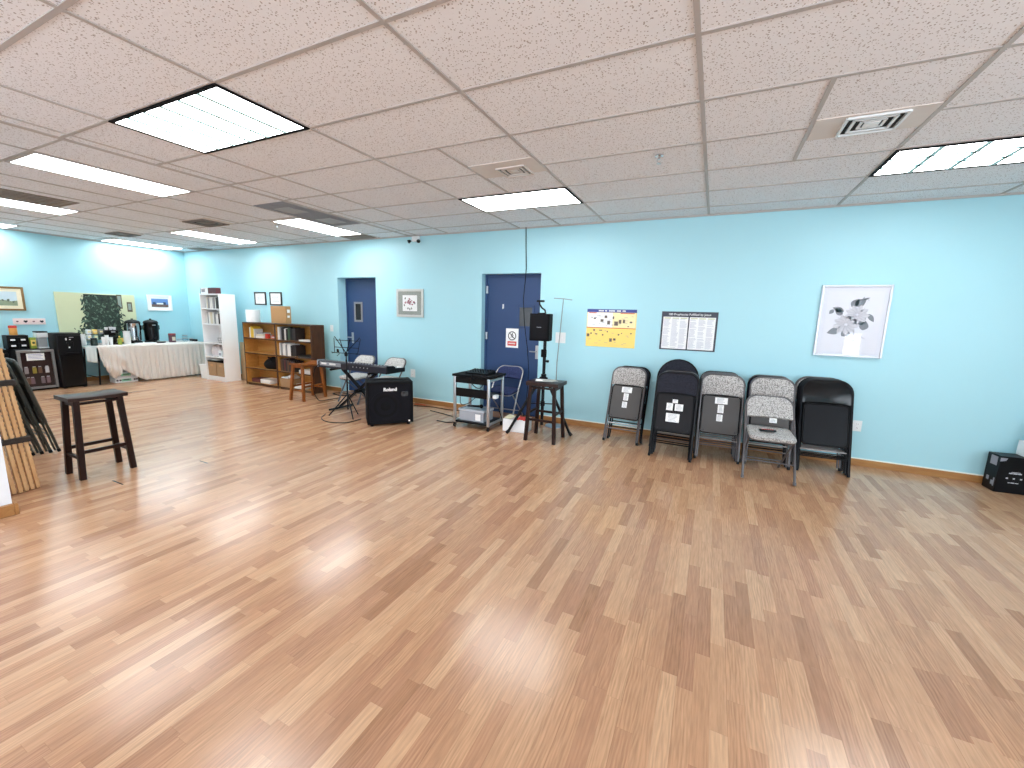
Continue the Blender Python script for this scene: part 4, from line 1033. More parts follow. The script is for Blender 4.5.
MB().lathe([(.125, 0), (.125, .012), (.10, .022), (.03, .032), (.018, .06)], seg=32).build('base', mat('grey_blue_base', '8A97A6', .3, metal=.5), t)
MB().tube([(0, 0, .04), (.0, 0, .9), (.05, -.0, 1.755)], [.007, .007, .006], 10).build('pole', M_DULL, t)
MB().tube([(-.08, 0, 1.765), (.05, 0, 1.76), (.17, 0, 1.745)], .006, 8).build('cross_bar', M_DULL, t)

# ------------------------------------------------------------------ boxes at the right edge
t = thing('product_box', 'black printed box on the floor at the right edge', 'box', (2.778, 5.385, 0), .12)
bx = MB().box(-.25, .25, 0, .16, 0, .35, bev=.004).build('carton', mat('black_carton', '08080C', .4, spec=.18), t)
b = MB()
for x0, x1, z0, z1 in ((-.17, -.145, .19, .2), (-.14, -.11, .19, .2), (-.105, -.08, .19, .2), (-.155, -.09, .205, .209), (-.185, -.17, .14, .152), (-.135, -.122, .14, .152), (-.085, -.07, .14, .152), (-.165, -.15, .10, .107), (-.145, -.12, .10, .108), (-.115, -.09, .10, .107)): b.box(x0, x1, -.0015, .001, z0, z1)
b.build('white_lettering', mat('pale_grey_lettering', 'C4C6CC', .6), t)
MB().box(-.252, -.248, .03, .11, .25, .335).prism([(-.25, .335), (-.2, .335), (-.21, .31), (-.25, .30)], (0, -.0005, 0), (1, 0, 0), (0, 0, 1), .002).build('grey_corner_print', mat('grey_print_b', '8B8A93', .6), t)
MB().ball((-.01, -.001, .27), .035, (1, .05, .7)).build('yellow_mark', M_YELLOW, t); MB().ball((.0, -.001, .19), .03, (1, .05, .7)).build('white_mark', M_PAPER, t)
b = MB(); [b.box(-.2515, -.2485, .03+.06*k, .06+.06*k, .06+.03*k, .1+.03*k) for k in range(2)]
b.box(-.2515, -.2485, .02, .035, .05, .13); b.build('side_print', M_INK, t)
t = thing('small_box', 'white box standing on the black printed box at the right edge', 'box', (2.87, 5.435, .351), .03)
MB().box(-.16, .16, -.05, .11, 0, .14, bev=.003).build('carton', M_WHITE, t); MB().box(-.16, .16, .02, .04, .1395, .141).build('tape', M_PALEY, t)
t = thing('small_appliance', 'dark appliance on the white box at the right edge', 'appliance', (2.90, 5.45, .4925))
MB().box(-.13, .13, -.05, .09, 0, .13, bev=.012, seg=2).build('body', mat('dark_teal_plastic', '1B2A30', .35), t); MB().box(-.13, .13, -.05, .09, .131, .15, bev=.006).build('lid', M_WHITEP, t)

# ------------------------------------------------------------------ brown bookcases
def bookcase(name, label, x0, x1, y0, y1, h, shelves, mside, mshelf, mback, toe=.05, th=.022, group=None):
    t = thing(name, label, 'bookcase', ((x0+x1)/2, y0, 0), group=group); w_ = x1-x0; d_ = y1-y0
    for s in (-1, 1):
        dark = mside is not M_BOOKWOOD or (s > 0 and x1 > -7)
        sp = MB().box(s*w_/2-(th if s > 0 else 0), s*w_/2+(th if s < 0 else 0), 0, d_, 0, h-th, bev=.0015).build('side_panel', mside if dark else M_SHELFIN, t)
        MB().box(s*w_/2-(th if s > 0 else 0), s*w_/2+(th if s < 0 else 0), -.003, .001, 0, h-th).build('front_edge', mside, sp)
    MB().box(-w_/2-.002, w_/2+.002, -.004, d_, h-th, h, bev=.002).build('top', mside, t)
    MB().box(-w_/2+th, w_/2-th, d_-.01, d_-.002, toe, h-th).build('back_panel', mback, t)
    for z in shelves:
        s = MB().box(-w_/2+th, w_/2-th, .004, d_-.01, z-.02, z).build('shelf', mshelf, t)
        MB().box(-w_/2+th, w_/2-th, .0, .0045, z-.022, z+.001).build('shelf_edge', mside, s)
    MB().box(-w_/2+th, w_/2-th, .02, .035, 0, shelves[0]-.02).build('toe_board', mside, t)
    return t
SHL = (.05, .35, .65, .945)
bookcase('bookcase', 'left half of the low brown bookcase, mostly empty shelves', -8.43, -7.455, 5.15, 5.43, 1.245, SHL, M_BOOKWOOD, M_SHELFIN, M_SHELFIN)
bookcase('bookcase', 'right half of the low brown bookcase, filled with books', -7.45, -6.47, 5.15, 5.43, 1.25, SHL, M_BOOKWOOD, M_SHELFIN, M_SHELFIN)
COLS = {'white': 'E9E9E6', 'black': '1A1A1E', 'yellow': 'E6BE3A', 'red': 'B5352E', 'maroon': '54242A', 'grey': '9A9CA0', 'cream': 'DDD3BC', 'navy': '2A3350', 'green': '3E5A45', 'brown': '5A4030', 'dark': '2A2426', 'blue': '4A6EA0', 'pink': 'C88A90'}
def cm(c): return mat('cover_'+c, COLS[c], .5, var=.04)
def book(label, x, y, z, wd, dp, ht, c, group, lean=0.):
    """upright book: a cover with a block of pages"""
    t = thing('book', label, 'book', (x, y, z), 0, group)
    if lean: t.rotation_euler = (0, lean, 0)
    MB().box(0, .003, 0, dp, 0, ht).box(wd-.003, wd, 0, dp, 0, ht).box(0, wd, 0, .003, 0, ht).build('cover', cm(c), t)
    MB().box(.0035, wd-.0035, .0035, dp-.004, .003, ht-.004).build('pages', M_PAPER, t)
    return t
def flat(name, label, cat, x, y, z, wd, dp, ht, c, rz=0, group=None):
    t = thing(name, label, cat, (x, y, z), rz, group)
    MB().box(-wd/2, wd/2, 0, dp, 0, .003).box(-wd/2, wd/2, 0, dp, ht-.003, ht).box(-wd/2, wd/2, 0, .003, 0, ht).build('cover', cm(c) if isinstance(c, str) else c, t)
    MB().box(-wd/2+.003, wd/2-.003, .0035, dp-.003, .0035, ht-.0035).build('pages', M_PAPER, t)
def row(where, x, y, z, specs, dp, group):
    for k, (wd, ht, c) in enumerate(specs):
        nm = dict(dark='dark', maroon='dark red').get(c, c)
        book('%s book, %s from the left on the %s' % (nm, ORD[k], where), x, y+R.uniform(0, .02), z+.0005, wd-.0015, dp, ht, c, group); x += wd
row('top left shelf of the brown bookcase', -8.33, 5.2, .945, [(.045, .2, 'white'), (.05, .215, 'yellow'), (.045, .19, 'yellow'), (.03, .17, 'white')], .17, 'books on the top left shelf of the brown bookcase')
flat('book', 'white book lying flat, lowest beside the yellow books', 'book', -7.98, 5.2, .9455, .26, .18, .04, 'white')
flat('book', 'cream book lying on the white one beside the yellow books', 'book', -7.99, 5.21, .986, .24, .17, .035, 'cream')
flat('book', 'grey book topmost of the flat pile beside the yellow books', 'book', -8.0, 5.215, 1.0215, .2, .16, .03, 'grey')
t = thing('mug', 'red mug on the top left shelf of the brown bookcase', 'mug', (-7.78, 5.22, .9455))
MB().lathe([(.035, 0), (.042, .01), (.042, .09), (.036, .09), (.034, .015)]).build('cup', M_RED, t); MB().tube([(.04, 0, .075), (.07, 0, .07), (.07, 0, .03), (.04, 0, .02)], .006, 6).build('handle', M_RED, t)
t = thing('small_box', 'small red and white box on the top left shelf beside the mug', 'box', (-7.64, 5.23, .9455)); MB().box(-.05, .05, 0, .1, 0, .06, bev=.002).build('carton', M_RED, t); MB().box(-.04, .04, -.001, .001, .015, .045).build('label_print', M_PAPER, t)
t = thing('candle', 'short cream candle at the right end of the top left shelf', 'candle', (-7.52, 5.24, .9455)); MB().lathe([(.032, 0), (.032, .11), (.026, .108)]).build('wax', cm('cream'), t); MB().cyl((0, 0, .1), (0, 0, .125), .002, seg=6).build('wick', M_BLACK, t)
# black bag on the third shelf
t = thing('bag', 'slumped black bag on the third shelf of the brown bookcase', 'bag', (-7.765, 5.155, .3505))
b = MB()
def fb(bm):
    bmesh.ops.create_uvsphere(bm, u_segments=20, v_segments=12, radius=1)
    for v in bm.verts:
        z = max(v.co.z, -.72); q = 1-.35*max(0, z)
        v.co = Vector((v.co.x*.225*q+.04*max(z, 0)+.006*math.sin(9*v.co.y+7*z), v.co.y*.12*q, (z+.72)*.142))
b._add(fb, Matrix.Translation((0, .125, 0)))
b.build('body', M_BLACKMATTE, t); MB().tube([(-.02, .1, .22), (.0, .03, .24), (.08, .02, .17), (.1, .06, .1)], .008, 6).build('strap', M_BLACK, t)
flat('book', 'dark red book lying flat on the bottom left shelf', 'book', -8.2, 5.2, .0505, .26, .2, .075, 'maroon')
flat('book', 'white box file lying flat on the bottom left shelf', 'book', -7.9, 5.19, .0505, .28, .22, .085, 'white')
row('top right shelf of the brown bookcase', -7.41, 5.17, .945, [(.05, .24, 'white'), (.035, .245, 'grey'), (.035, .23, 'black'), (.05, .24, 'dark'), (.03, .21, 'white'), (.03, .22, 'white'), (.045, .21, 'black'), (.05, .235, 'green'), (.045, .24, 'black'), (.06, .22, 'black'), (.055, .23, 'dark')], .2, 'books on the top right shelf of the brown bookcase')
flat('papers', 'white papers lying at the right end of the top right shelf', 'papers', -6.67, 5.16, .9455, .3, .22, .03, 'white')
row('second right shelf of the brown bookcase', -7.41, 5.17, .65, [(.045, .235, 'white'), (.04, .24, 'grey'), (.05, .225, 'white'), (.05, .235, 'white'), (.04, .2, 'grey'), (.045, .215, 'white'), (.055, .225, 'white'), (.05, .2, 'black'), (.05, .21, 'black'), (.05, .2, 'dark')], .2, 'books on the second right shelf of the brown bookcase')
flat('folder', 'black folder lying flat on the second right shelf', 'folder', -6.69, 5.16, .6505, .36, .24, .035, 'black')
row('third right shelf of the brown bookcase', -7.41, 5.17, .35, [(.06, .23, 'brown'), (.05, .22, 'dark'), (.05, .235, 'maroon'), (.05, .22, 'dark'), (.05, .21, 'brown'), (.06, .215, 'dark'), (.05, .2, 'navy'), (.05, .21, 'dark')], .2, 'books on the third right shelf of the brown bookcase')
for k, (z, lb) in enumerate(((.3505, 'lowest'), (.3715, 'second'), (.3925, 'topmost'))): flat('papers', 'white sheaf of papers, %s of the pile behind the honey stool' % lb, 'papers', -6.70, 5.16, z, .32, .24, .02, 'white')
t = thing('carton', 'open cardboard box of papers on the bottom right shelf', 'box', (-7.25, 5.16, .0505))
MB().box(-.16, .16, 0, .24, 0, .16, bev=.003).build('carton', M_CARD, t)
MB().box(-.14, .02, .02, .22, .161, .18, rot=(0, .08, .1)).box(.03, .15, .03, .2, .165, .21, rot=(0, .5, .2)).build('paper_stack', M_PAPER, t)
for k, (z, x, lb) in enumerate(((.0505, -6.86, 'lowest'), (.0805, -6.84, 'second'), (.1105, -6.82, 'topmost'))): flat('magazine', 'white magazine, %s of the pile on the bottom right shelf' % lb, 'magazine', x-.02, 5.17, z, .28, .22, .028, 'white', R.uniform(-.03, .03))
t = thing('carton', 'tan cardboard carton on top of the brown bookcase', 'box', (-7.43, 5.22, 1.2515), 0)
MB().box(-.215, .215, 0, .11, 0, .32, bev=.004).build('carton', M_CARDD, t); MB().box(-.03, .03, -.001, .112, .3195, .3212).build('tape', M_CARD, t)
MB().box(.2145, .2165, .03, .085, .2, .26).box(.2145, .2165, .03, .08, .11, .15).build('side_labels', M_PAPER, t)
t = thing('lampshade', 'white drum-shaped shade on the left end of the brown bookcase', 'shade', (-8.29, 5.29, 1.2465))
MB().lathe([(.12, 0), (.125, .005), (.125, .24), (.12, .24), (.12, .01)], seg=32).build('drum', mat('white_shade', 'F0F2F2', .7, var=.01), t); MB().tube([(.124*math.cos(a*PI/12), .124*math.sin(a*PI/12), .238) for a in range(24)], .004, 6, closed=True).build('rim', M_WHITE, t)
t = thing('intercom_cord', 'small black wall hook with cord beside the brown bookcase', 'hook', (-6.32, D, .78))
MB().box(-.02, .02, -.02, 0, -.03, .03, bev=.004).build('plate', M_BLACK, t); MB().tube([(0, -.018, 0), (.05, -.03, .01), (.06, -.03, -.06), (.0, -.03, -.1)], .005, 6).build('loop', M_BLACK, t)
t = thing('plywood_board', 'pale plywood board standing between the white and brown bookcases', 'board', (-8.80, 5.47, 0))
MB().box(-.30, .33, 0, .02, .0, .80, bev=.002).build('panel', M_PLY, t)

# ------------------------------------------------------------------ white bookcase
BX0, BX1 = -9.62, -8.95
SHW = (.09, .505, .79, 1.18, 1.49)
bookcase('bookcase', 'tall white bookcase filled with papers in the corner', BX0, BX1, 5.05, 5.36, 1.785, SHW, M_WHITE, M_WHITE, M_WHITE, th=.024)
for k, x in enumerate((-9.44, -9.137)):
    t = thing('storage_box', ['brown storage box, left of two at the foot of the white bookcase', 'brown storage box, right of two at the foot of the white bookcase'][k], 'box', (x, 5.07, .0905), 0, 'brown boxes in the white bookcase')
    MB().prism([(-.13, 0), (.13, 0), (.145, .29), (-.145, .29)], (0, .13, 0), (1, 0, 0), (0, 0, 1), .26, bev=.004).build('tub', M_CARD, t); MB().box(-.148, .148, -.002, .262, .2905, .32, bev=.003).build('lid', M_BLACKMATTE, t)
    MB().box(-.05, .05, -.002, .001, .2, .25).build('label_print', M_CARDD, t)
t = thing('papers', 'white papers on the brown boxes in the white bookcase', 'papers', (-9.42, 5.1, .414)); MB().box(-.1, .1, 0, .2, 0, .02, rot=(0, .03, .1)).build('sheets', M_PAPER, t)
t = thing('plastic_bag', 'crumpled pale bag on the second shelf of the white bookcase', 'bag', (-9.38, 5.2, .5055))
def fb2(bm):
    bmesh.ops.create_uvsphere(bm, u_segments=20, v_segments=12, radius=1)
    for v in bm.verts:
        c = v.co.copy(); z = max(c.z, -.7); k_ = 1+.14*math.sin(11*c.x+5*c.y)*math.cos(9*c.z+3)
        v.co = Vector((c.x*.155*k_, c.y*.11*k_, (z+.7)*.135*k_))
MB()._add(fb2).build('crumpled_film', mat('pale_bag_plastic', 'DAD3D6', .35, var=.1), t)
t = thing('small_box', 'white box beside the crumpled bag in the white bookcase', 'box', (-9.13, 5.08, .5055)); MB().box(-.06, .06, 0, .18, 0, .13, bev=.002).build('carton', M_WHITEP, t); MB().box(-.04, .04, -.001, .001, .03, .08).build('label_print', M_INK, t)
t = thing('tableware_stack', 'stack of grey bowls beside the white box in the white bookcase', 'bowls', (-9.03, 5.24, .5055)); MB().lathe([(.03, 0), (.05, .03), (.046, .04), (.052, .06), (.048, .07), (.05, .1), (.04, .1)]).build('bowls', cm('grey'), t)
t = thing('basket', 'grey wire basket on the middle shelf of the white bookcase', 'basket', (-9.12, 5.17, .7905))
b = MB()
for z, q in ((.01, .85), (.05, .92), (.1, 1.)): b.tube([(.13*q*math.cos(a*PI/10), .1*q*math.sin(a*PI/10), z) for a in range(20)], .004, 6, closed=True)
for a in range(16): b.tube([(.11*math.cos(a*PI/8), .085*math.sin(a*PI/8), .01), (.13*math.cos(a*PI/8), .1*math.sin(a*PI/8), .1)], .003, 5)
b.build('wires', M_SILVER, t)
row('fourth shelf of the white bookcase', -9.55, 5.09, 1.18, [(.05, .2, 'white'), (.05, .23, 'grey'), (.06, .24, 'white'), (.06, .23, 'cream'), (.055, .235, 'white'), (.05, .22, 'grey'), (.06, .2, 'white'), (.05, .22, 'white'), (.04, .21, 'black'), (.045, .22, 'white')], .2, 'books on the fourth shelf of the white bookcase')
row('top shelf of the white bookcase', -9.53, 5.09, 1.49, [(.05, .2, 'white'), (.05, .23, 'cream'), (.05, .21, 'grey'), (.05, .235, 'white'), (.06, .22, 'white'), (.055, .21, 'grey'), (.05, .23, 'white'), (.05, .22, 'dark'), (.055, .24, 'black'), (.05, .23, 'black')], .2, 'books on the top shelf of the white bookcase')
t = thing('small_box', 'white and dark red box on top of the white bookcase', 'box', (-9.33, 5.07, 1.7855)); MB().box(-.27, -.02, 0, .1, 0, .12, bev=.003).build('white_half', M_WHITE, t); MB().box(-.019, .25, 0, .1, 0, .12, bev=.003).build('dark_red_half', cm('maroon'), t); MB().box(-.24, -.12, -.0015, .001, .03, .09).build('label_print', M_INK, t); MB().box(-.285, -.271, 0, .1, 0, .12).build('dark_edge', M_INKD, t)
t = thing('waste_bin', 'white tapered bin on the floor beside the white bookcase', 'bin', (-9.76, 5.06, 0))
b = MB().prism([(-.08, 0), (.1, 0), (.12, .27), (-.125, .30)], (0, .1, 0), (1, 0, 0), (0, 0, 1), .2, bev=.006); b.build('tub', M_WHITEP, t); MB().box(-.13, .125, -.006, .206, .285, .303, bev=.004).build('rim', M_WHITE, t)

# ------------------------------------------------------------------ refreshment table along the left wall
TZ, TX0, TX1, TY0, TY1 = .735, -11.08, -10.33, 3.45, 5.40
t = thing('folding_table', 'long folding table under the ivory cloth along the left wall', 'table', ((TX0+TX1)/2, (TY0+TY1)/2, 0))
hx, hy = (TX1-TX0)/2, (TY1-TY0)/2
MB().box(-hx, hx, -hy, hy, TZ-.04, TZ-.004, bev=.008).build('tabletop', M_WHITEP, t)
for sy in (-1, 1):
    for sx in (-1, 1): MB().tube([(sx*(hx-.08), sy*(hy-.16), .0), (sx*(hx-.08), sy*(hy-.2), TZ-.04)], .014).build('leg', M_BLACKSTEEL, t)
    MB().tube([(-hx+.08, sy*(hy-.17), .14), (hx-.08, sy*(hy-.17), .14)], .01).build('leg_brace', M_BLACKSTEEL, t)
# cloth: top sheet plus a pleated front drape gathered into a swag at its left end
def zbot(y):
    P = [(3.60, .40), (3.68, .24), (3.76, .12), (3.82, .10), (3.87, .16), (3.92, .27), (4.0, .21), (4.1, .13), (4.2, .06), (4.28, .018), (4.45, .012), (5.0, .02), (5.42, .03)]
    for (a, za), (c, zc) in zip(P, P[1:]):
        if y <= c: return za+(zc-za)*(y-a)/(c-a)
    return P[-1][1]
b = MB(); bm = b.bm; NY, NZ = 240, 26; grid = []
for i in range(NY+1):
    y = 3.60+(5.42-3.60)*i/NY; colv = []; zb = zbot(y)
    for x in (TX0, (TX0+TX1)/2, TX1): colv.append(bm.verts.new((x, y, TZ+.002)))
    for k in range(1, NZ+1):
        q = k/NZ; z = TZ+.002-(TZ-zb)*q; amp = .006+.03*min(1, q*1.6)
        ph = y
        if y < 4.2: ph = y+(3.92-y)*.55*q*max(0, 1-abs(y-3.92)/.35)
        fold = math.sin(2*PI*ph/.085+1.3*math.sin(ph*7))+.45*math.sin(2*PI*ph/.047+2)
        pull = .05*math.exp(-((y-3.92)/.14)**2)*math.sin(PI*min(1, q))
        swag = .03*math.sin(2*PI*(z*3.2+y*2.2)) if y < 4.0 else 0
        yy = y + (.12*q*(3.92-y) if y < 3.92 else 0)
        colv.append(bm.verts.new((TX1+.018+amp*fold*.42+pull+swag*q+.02*q, yy, z)))
    grid.append(colv)
for g0, g1_ in zip(grid, grid[1:]):
    for k in range(len(g0)-1): bm.faces.new((g0[k], g0[k+1], g1_[k+1], g1_[k]))
cl = b.build('tablecloth', M_CLOTH, angle=80)
md = cl.modifiers.new('thickness', 'SOLIDIFY'); md.thickness = .003; md.offset = 1
tag(cl, 'ivory pleated tablecloth draped to the floor with one corner swagged up', 'tablecloth')
b = MB(); bm = b.bm; rows_ = []
for i in range(41):
    y = 3.443+.148*i/40; cv = [bm.verts.new((TX0, y, TZ-.0015)), bm.verts.new((TX1+.004, y, TZ-.0015))]
    for k in range(1, 9): cv.append(bm.verts.new((TX1+.006+.003*math.sin(y*90)*k/8, y, TZ-.0015-(.29+.03*math.sin(y*9))*k/8)))
    rows_.append(cv)
for g0, g1_ in zip(rows_, rows_[1:]):
    for k in range(len(g0)-1): bm.faces.new((g0[k], g0[k+1], g1_[k+1], g1_[k]))
o = b.build('table_runner', mat('pale_blue_cloth', 'C6D2D4', .6, var=.04), angle=80); md = o.modifiers.new('thickness', 'SOLIDIFY'); md.thickness = .002; md.offset = 0
tag(o, 'short pale blue cloth hanging between the water cooler and the ivory cloth', 'cloth')
for k, z in enumerate((0, .105)):
    t = thing('paper_ream_box', ['white and green printed box on the floor under the swagged cloth, lower one', 'white and green printed box under the swagged cloth, upper one'][k], 'box', (-10.42, 4.02, z+.0005+.0005*k), 0, 'printed boxes under the table')
    MB().box(-.2, .02, -.19, .17, 0, .10, bev=.003).build('carton', M_WHITE, t)
    MB().box(.0185, .0215, -.09, .06, .02, .07).build('green_print', mat('green_print', '86C2A6', .6), t)
    b = MB(); [b.box(.019, .022, y, y+.03, .03, .06) for y in (-.17, -.125, .1, .135)]
    b.box(.0205, .0225, -.06, .03, .045, .06).build('dark_marks', M_INKD, t)
Z0 = TZ+.0052
def vessel(name, label, cat, x, y, prof, m, parts=(), seg=24, group=None, z=Z0):
    t = thing(name, label, cat, (x, y, z), 0, group); MB().lathe(prof, seg=seg).build('body', m, t)
    for pn, pb, pm in parts: pb.build(pn, pm, t)
    return t
def urn(label, y, mbody, shiny):
    t = vessel('coffee_urn', label, 'coffee urn', -10.80, y, [(.105, .0), (.11, .02), (.10, .04), (.12, .06), (.125, .30), (.122, .40), (.125, .405)], mbody)
    MB().lathe([(.126, .405), (.128, .42), (.11, .45), (.05, .475), (.02, .48), (.02, .5)]).build('lid', M_BLACK, t)
    MB().lathe([(.13, 0), (.13, .03), (.11, .045)]).build('base', M_BLACK, t)
    for s in (-1, 1): MB().tube([(0, s*.12, .36), (0, s*.142, .35), (0, s*.142, .28), (0, s*.12, .26)], .011, 8).build('handle', M_BLACK, t)
    sp = MB().cyl((.115, 0, .09), (.17, 0, .09), .014).cyl((.165, 0, .1), (.165, 0, .045), .011).build('spigot', M_BLACK, t)
    MB().box(.155, .175, -.008, .008, .10, .14, bev=.003).build('spigot_lever', M_BLACKGLOSS, sp)
    if shiny: MB().box(.118, .13, -.012, .012, .13, .36, bev=.003).build('sight_glass', M_BLACK, t)
    else: MB().box(.123, .128, -.03, .03, .36, .375).build('badge', M_SILVER, t)
urn('silver and black coffee urn on the cloth-covered table', 4.365, M_CHROME, True)
urn('all black coffee urn on the cloth-covered table', 4.675, M_BLACKGLOSS, False)
vessel('round_coaster', 'grey dish in front of the black coffee urn', 'dish', -10.50, 4.69, [(.06, 0), (.085, .012), (.085, .03), (.07, .035)], cm('black'), [('dish_top', MB().lathe([(.06, .036), (.055, .04)]), mat('pale_green_dish', 'B8C4B4', .4))])
t = thing('serving_tray', 'white tray in front of the coffee urns', 'tray', (-10.48, 4.42, Z0)); MB().prism(rrect(-.08, .08, -.16, .16, .03), (0, 0, .006), (1, 0, 0), (0, 1, 0), .012, bev=.003).build('tray', M_WHITE, t); MB().tube([(x, y, .014) for x, y in rrect(-.078, .078, -.158, .158, .03)], .004, 6, closed=True).build('rim', M_WHITE, t)
vessel('bottle', 'white cylindrical bottle left of the silver coffee urn', 'bottle', -10.52, 4.14, [(.05, 0), (.055, .01), (.055, .2), (.05, .215), (.05, .235)], M_WHITE, [('cap', MB().lathe([(.052, .236), (.052, .26), (.03, .262)]), M_WHITEP)])
vessel('bottle', 'green bottle with yellow label beside the white cylindrical bottle', 'bottle', -10.66, 4.11, [(.035, 0), (.04, .01), (.04, .16), (.015, .22), (.015, .25)], mat('green_bottle', '3F7A62', .2), [('label_print', MB().lathe([(.041, .04), (.041, .12)]), M_YELLOW)])
vessel('bottle', 'small yellow-green bottle in front of the black coffee maker', 'bottle', -10.46, 4.0, [(.028, 0), (.032, .01), (.032, .09), (.012, .12), (.012, .15)], M_GREENP, [('cap', MB().lathe([(.014, .15), (.014, .17)]), M_YELLOW)])
t = thing('coffee_maker', 'black coffee maker with white cups on top on the table', 'coffee maker', (-10.64, 3.945, Z0))
MB().box(-.11, .11, -.085, .085, 0, .03, bev=.006).box(-.11, -.03, -.085, .085, .03, .26, bev=.006).box(-.11, .10, -.085, .085, .22, .28, bev=.01, seg=2).build('body', M_BLACK, t)
MB().lathe([(.05, .032), (.068, .06), (.068, .13), (.045, .17), (.05, .18)], (.035, 0, 0)).build('carafe', M_BLACKGLOSS, t); MB().box(.1, .112, -.03, .03, .235, .262).build('control_panel', M_SILVER, t)
for k, y in enumerate((3.88, 3.94, 4.0)):
    tag(vessel('cup', ['white cup, left of three on the black coffee maker', 'white cup, middle of three on the black coffee maker', 'white cup, right of three on the black coffee maker'][k], 'cup', -10.63+.02*(k % 2), y, [(.02, 0), (.028, .05+.012*(k % 2)), (.024, .05+.012*(k % 2)), (.018, .006)], M_WHITE, [('rim', MB().lathe([(.0285, .046), (.03, .05), (.0285, .054)]), M_WHITEP)], 16, z=Z0+.2805), ['white cup, left of three on the black coffee maker', 'white cup, middle of three on the black coffee maker', 'white cup, right of three on the black coffee maker'][k], 'cup', 'cups on the coffee maker')
for k, (y, h) in enumerate(((3.75, .16), (3.81, .19), (3.86, .15))):
    t = thing('cup_stack', ['stack of white paper cups, left of three in front of the clear organizer', 'stack of white paper cups, tallest middle one of three', 'stack of white paper cups, right of three beside the coffee maker'][k], 'cups', (-10.44-.02*(k == 1), y, Z0), 0, 'white cup stacks on the table')
    pr = [(.022, 0), (.026, h-.06)]
    MB().lathe([(.022, 0)]+[q for j in range(5) for q in ((.027, h-.06+.012*j), (.029, h-.056+.012*j))]).build('cups', M_WHITE, t); MB().lathe([(.0295, h-.012), (.031, h-.004), (.0295, h)]).build('rim', M_WHITEP, t)
t = thing('organizer', 'clear plastic tea organizer holding a yellow packet on the table', 'organizer', (-10.73, 3.73, Z0))
b = MB()
for z in (.0, .1, .2): b.box(-.08, .08, -.13, .13, z, z+.004)
for y in (-.13, -.045, .045, .126): b.box(-.08, .08, y, y+.004, .004, .28)
b.build('trays', M_CLEAR, t); MB().box(-.08, -.076, -.13, .13, 0, .28).build('back_panel', M_CLEAR, t)
for lb, y, z, m in (('yellow tea packet in the clear organizer', 3.732, .205, M_YELLOW), ('grey tea packet right of the yellow one in the organizer', 3.818, .205, cm('grey')), ('white tea packet in the lower left organizer pocket', 3.64, .105, M_WHITE), ('pale green tea packet in the lower middle organizer pocket', 3.732, .105, mat('pale_green_packet', 'A8C8B8', .5)), ('white tea packet left of the yellow one in the organizer', 3.645, .205, M_WHITE)):
    t = thing('tea_packet', lb, 'tea packet', (-10.72, y, Z0+z), 0, 'tea packets in the organizer')
    MB().box(-.03, .05, -.029, .029, 0, .085, bev=.004).build('pouch', m, t); MB().box(.049, .052, -.02, .02, .03, .06).build('label_print', M_PALEY, t)
vessel('jar', 'dark glass jar with black lid at the left end of the table', 'jar', -10.46, 3.62, [(.045, 0), (.05, .01), (.05, .1), (.04, .115)], mat('dark_jar', '22302E', .15), [('lid', MB().lathe([(.045, .116), (.045, .14), (.03, .142)]), M_BLACK)])
vessel('jar', 'white jar behind the dark jar at the left end of the table', 'jar', -10.66, 3.525, [(.05, 0), (.055, .01), (.055, .17), (.045, .185)], M_WHITEP, [('lid', MB().lathe([(.05, .186), (.05, .21), (.03, .212)]), M_WHITE)], z=TZ+.0045)
vessel('tin', 'dark printed tin with red lid at the middle of the table', 'tin', -10.56, 4.93, [(.06, 0), (.064, .006), (.064, .155), (.06, .16)], mat('plum_tin', '5A3A48', .35, var=.4, scale=40), [('lid', MB().lathe([(.066, .161), (.066, .19), (.05, .193)]), mat('dark_red_lid', '8A3038', .35)), ('label_print', MB().box(.06, .068, -.03, .03, .04, .12), cm('cream'))])
for k, (x, y, r_, h) in enumerate(((-10.62, 5.09, .045, .05), (-10.6, 5.19, .055, .07), (-10.7, 5.24, .05, .12), (-10.55, 5.28, .04, .06))):
    tag(vessel('glass_jar', 'x', 'glass jar', x, y, [(r_*.7, 0), (r_, .008), (r_, h), (r_*.9, h)], M_CLEAR, [('lid', MB().lathe([(r_*.95, h+.001), (r_, h+.015), (r_*.5, h+.02)]), M_SILVER)]), ['small clear jar right of the dark tin', 'wider clear jar second from the dark tin', 'tallest clear jar among the four right of the tin', 'clear jar nearest the white bookcase on the table'][k], 'jar', 'clear jars at the right end of the table')
t = thing('black_tray', 'black appliance with cord at the right end of the table', 'appliance', (-10.66, 5.385, Z0)); MB().box(-.1, .12, -.03, .03, 0, .05, bev=.01, seg=2).build('body', M_BLACK, t); MB().tube([(.1, -.03, .03), (.16, -.05, .04), (.2, -.06, .012)], .006, 6).build('cord', M_BLACK, t)

# ------------------------------------------------------------------ water cooler, beverage fridge, cabinet at far left
t = thing('water_cooler', 'tall black water cooler between the small fridge and the table', 'water cooler', (-10.40, 3.265, 0))
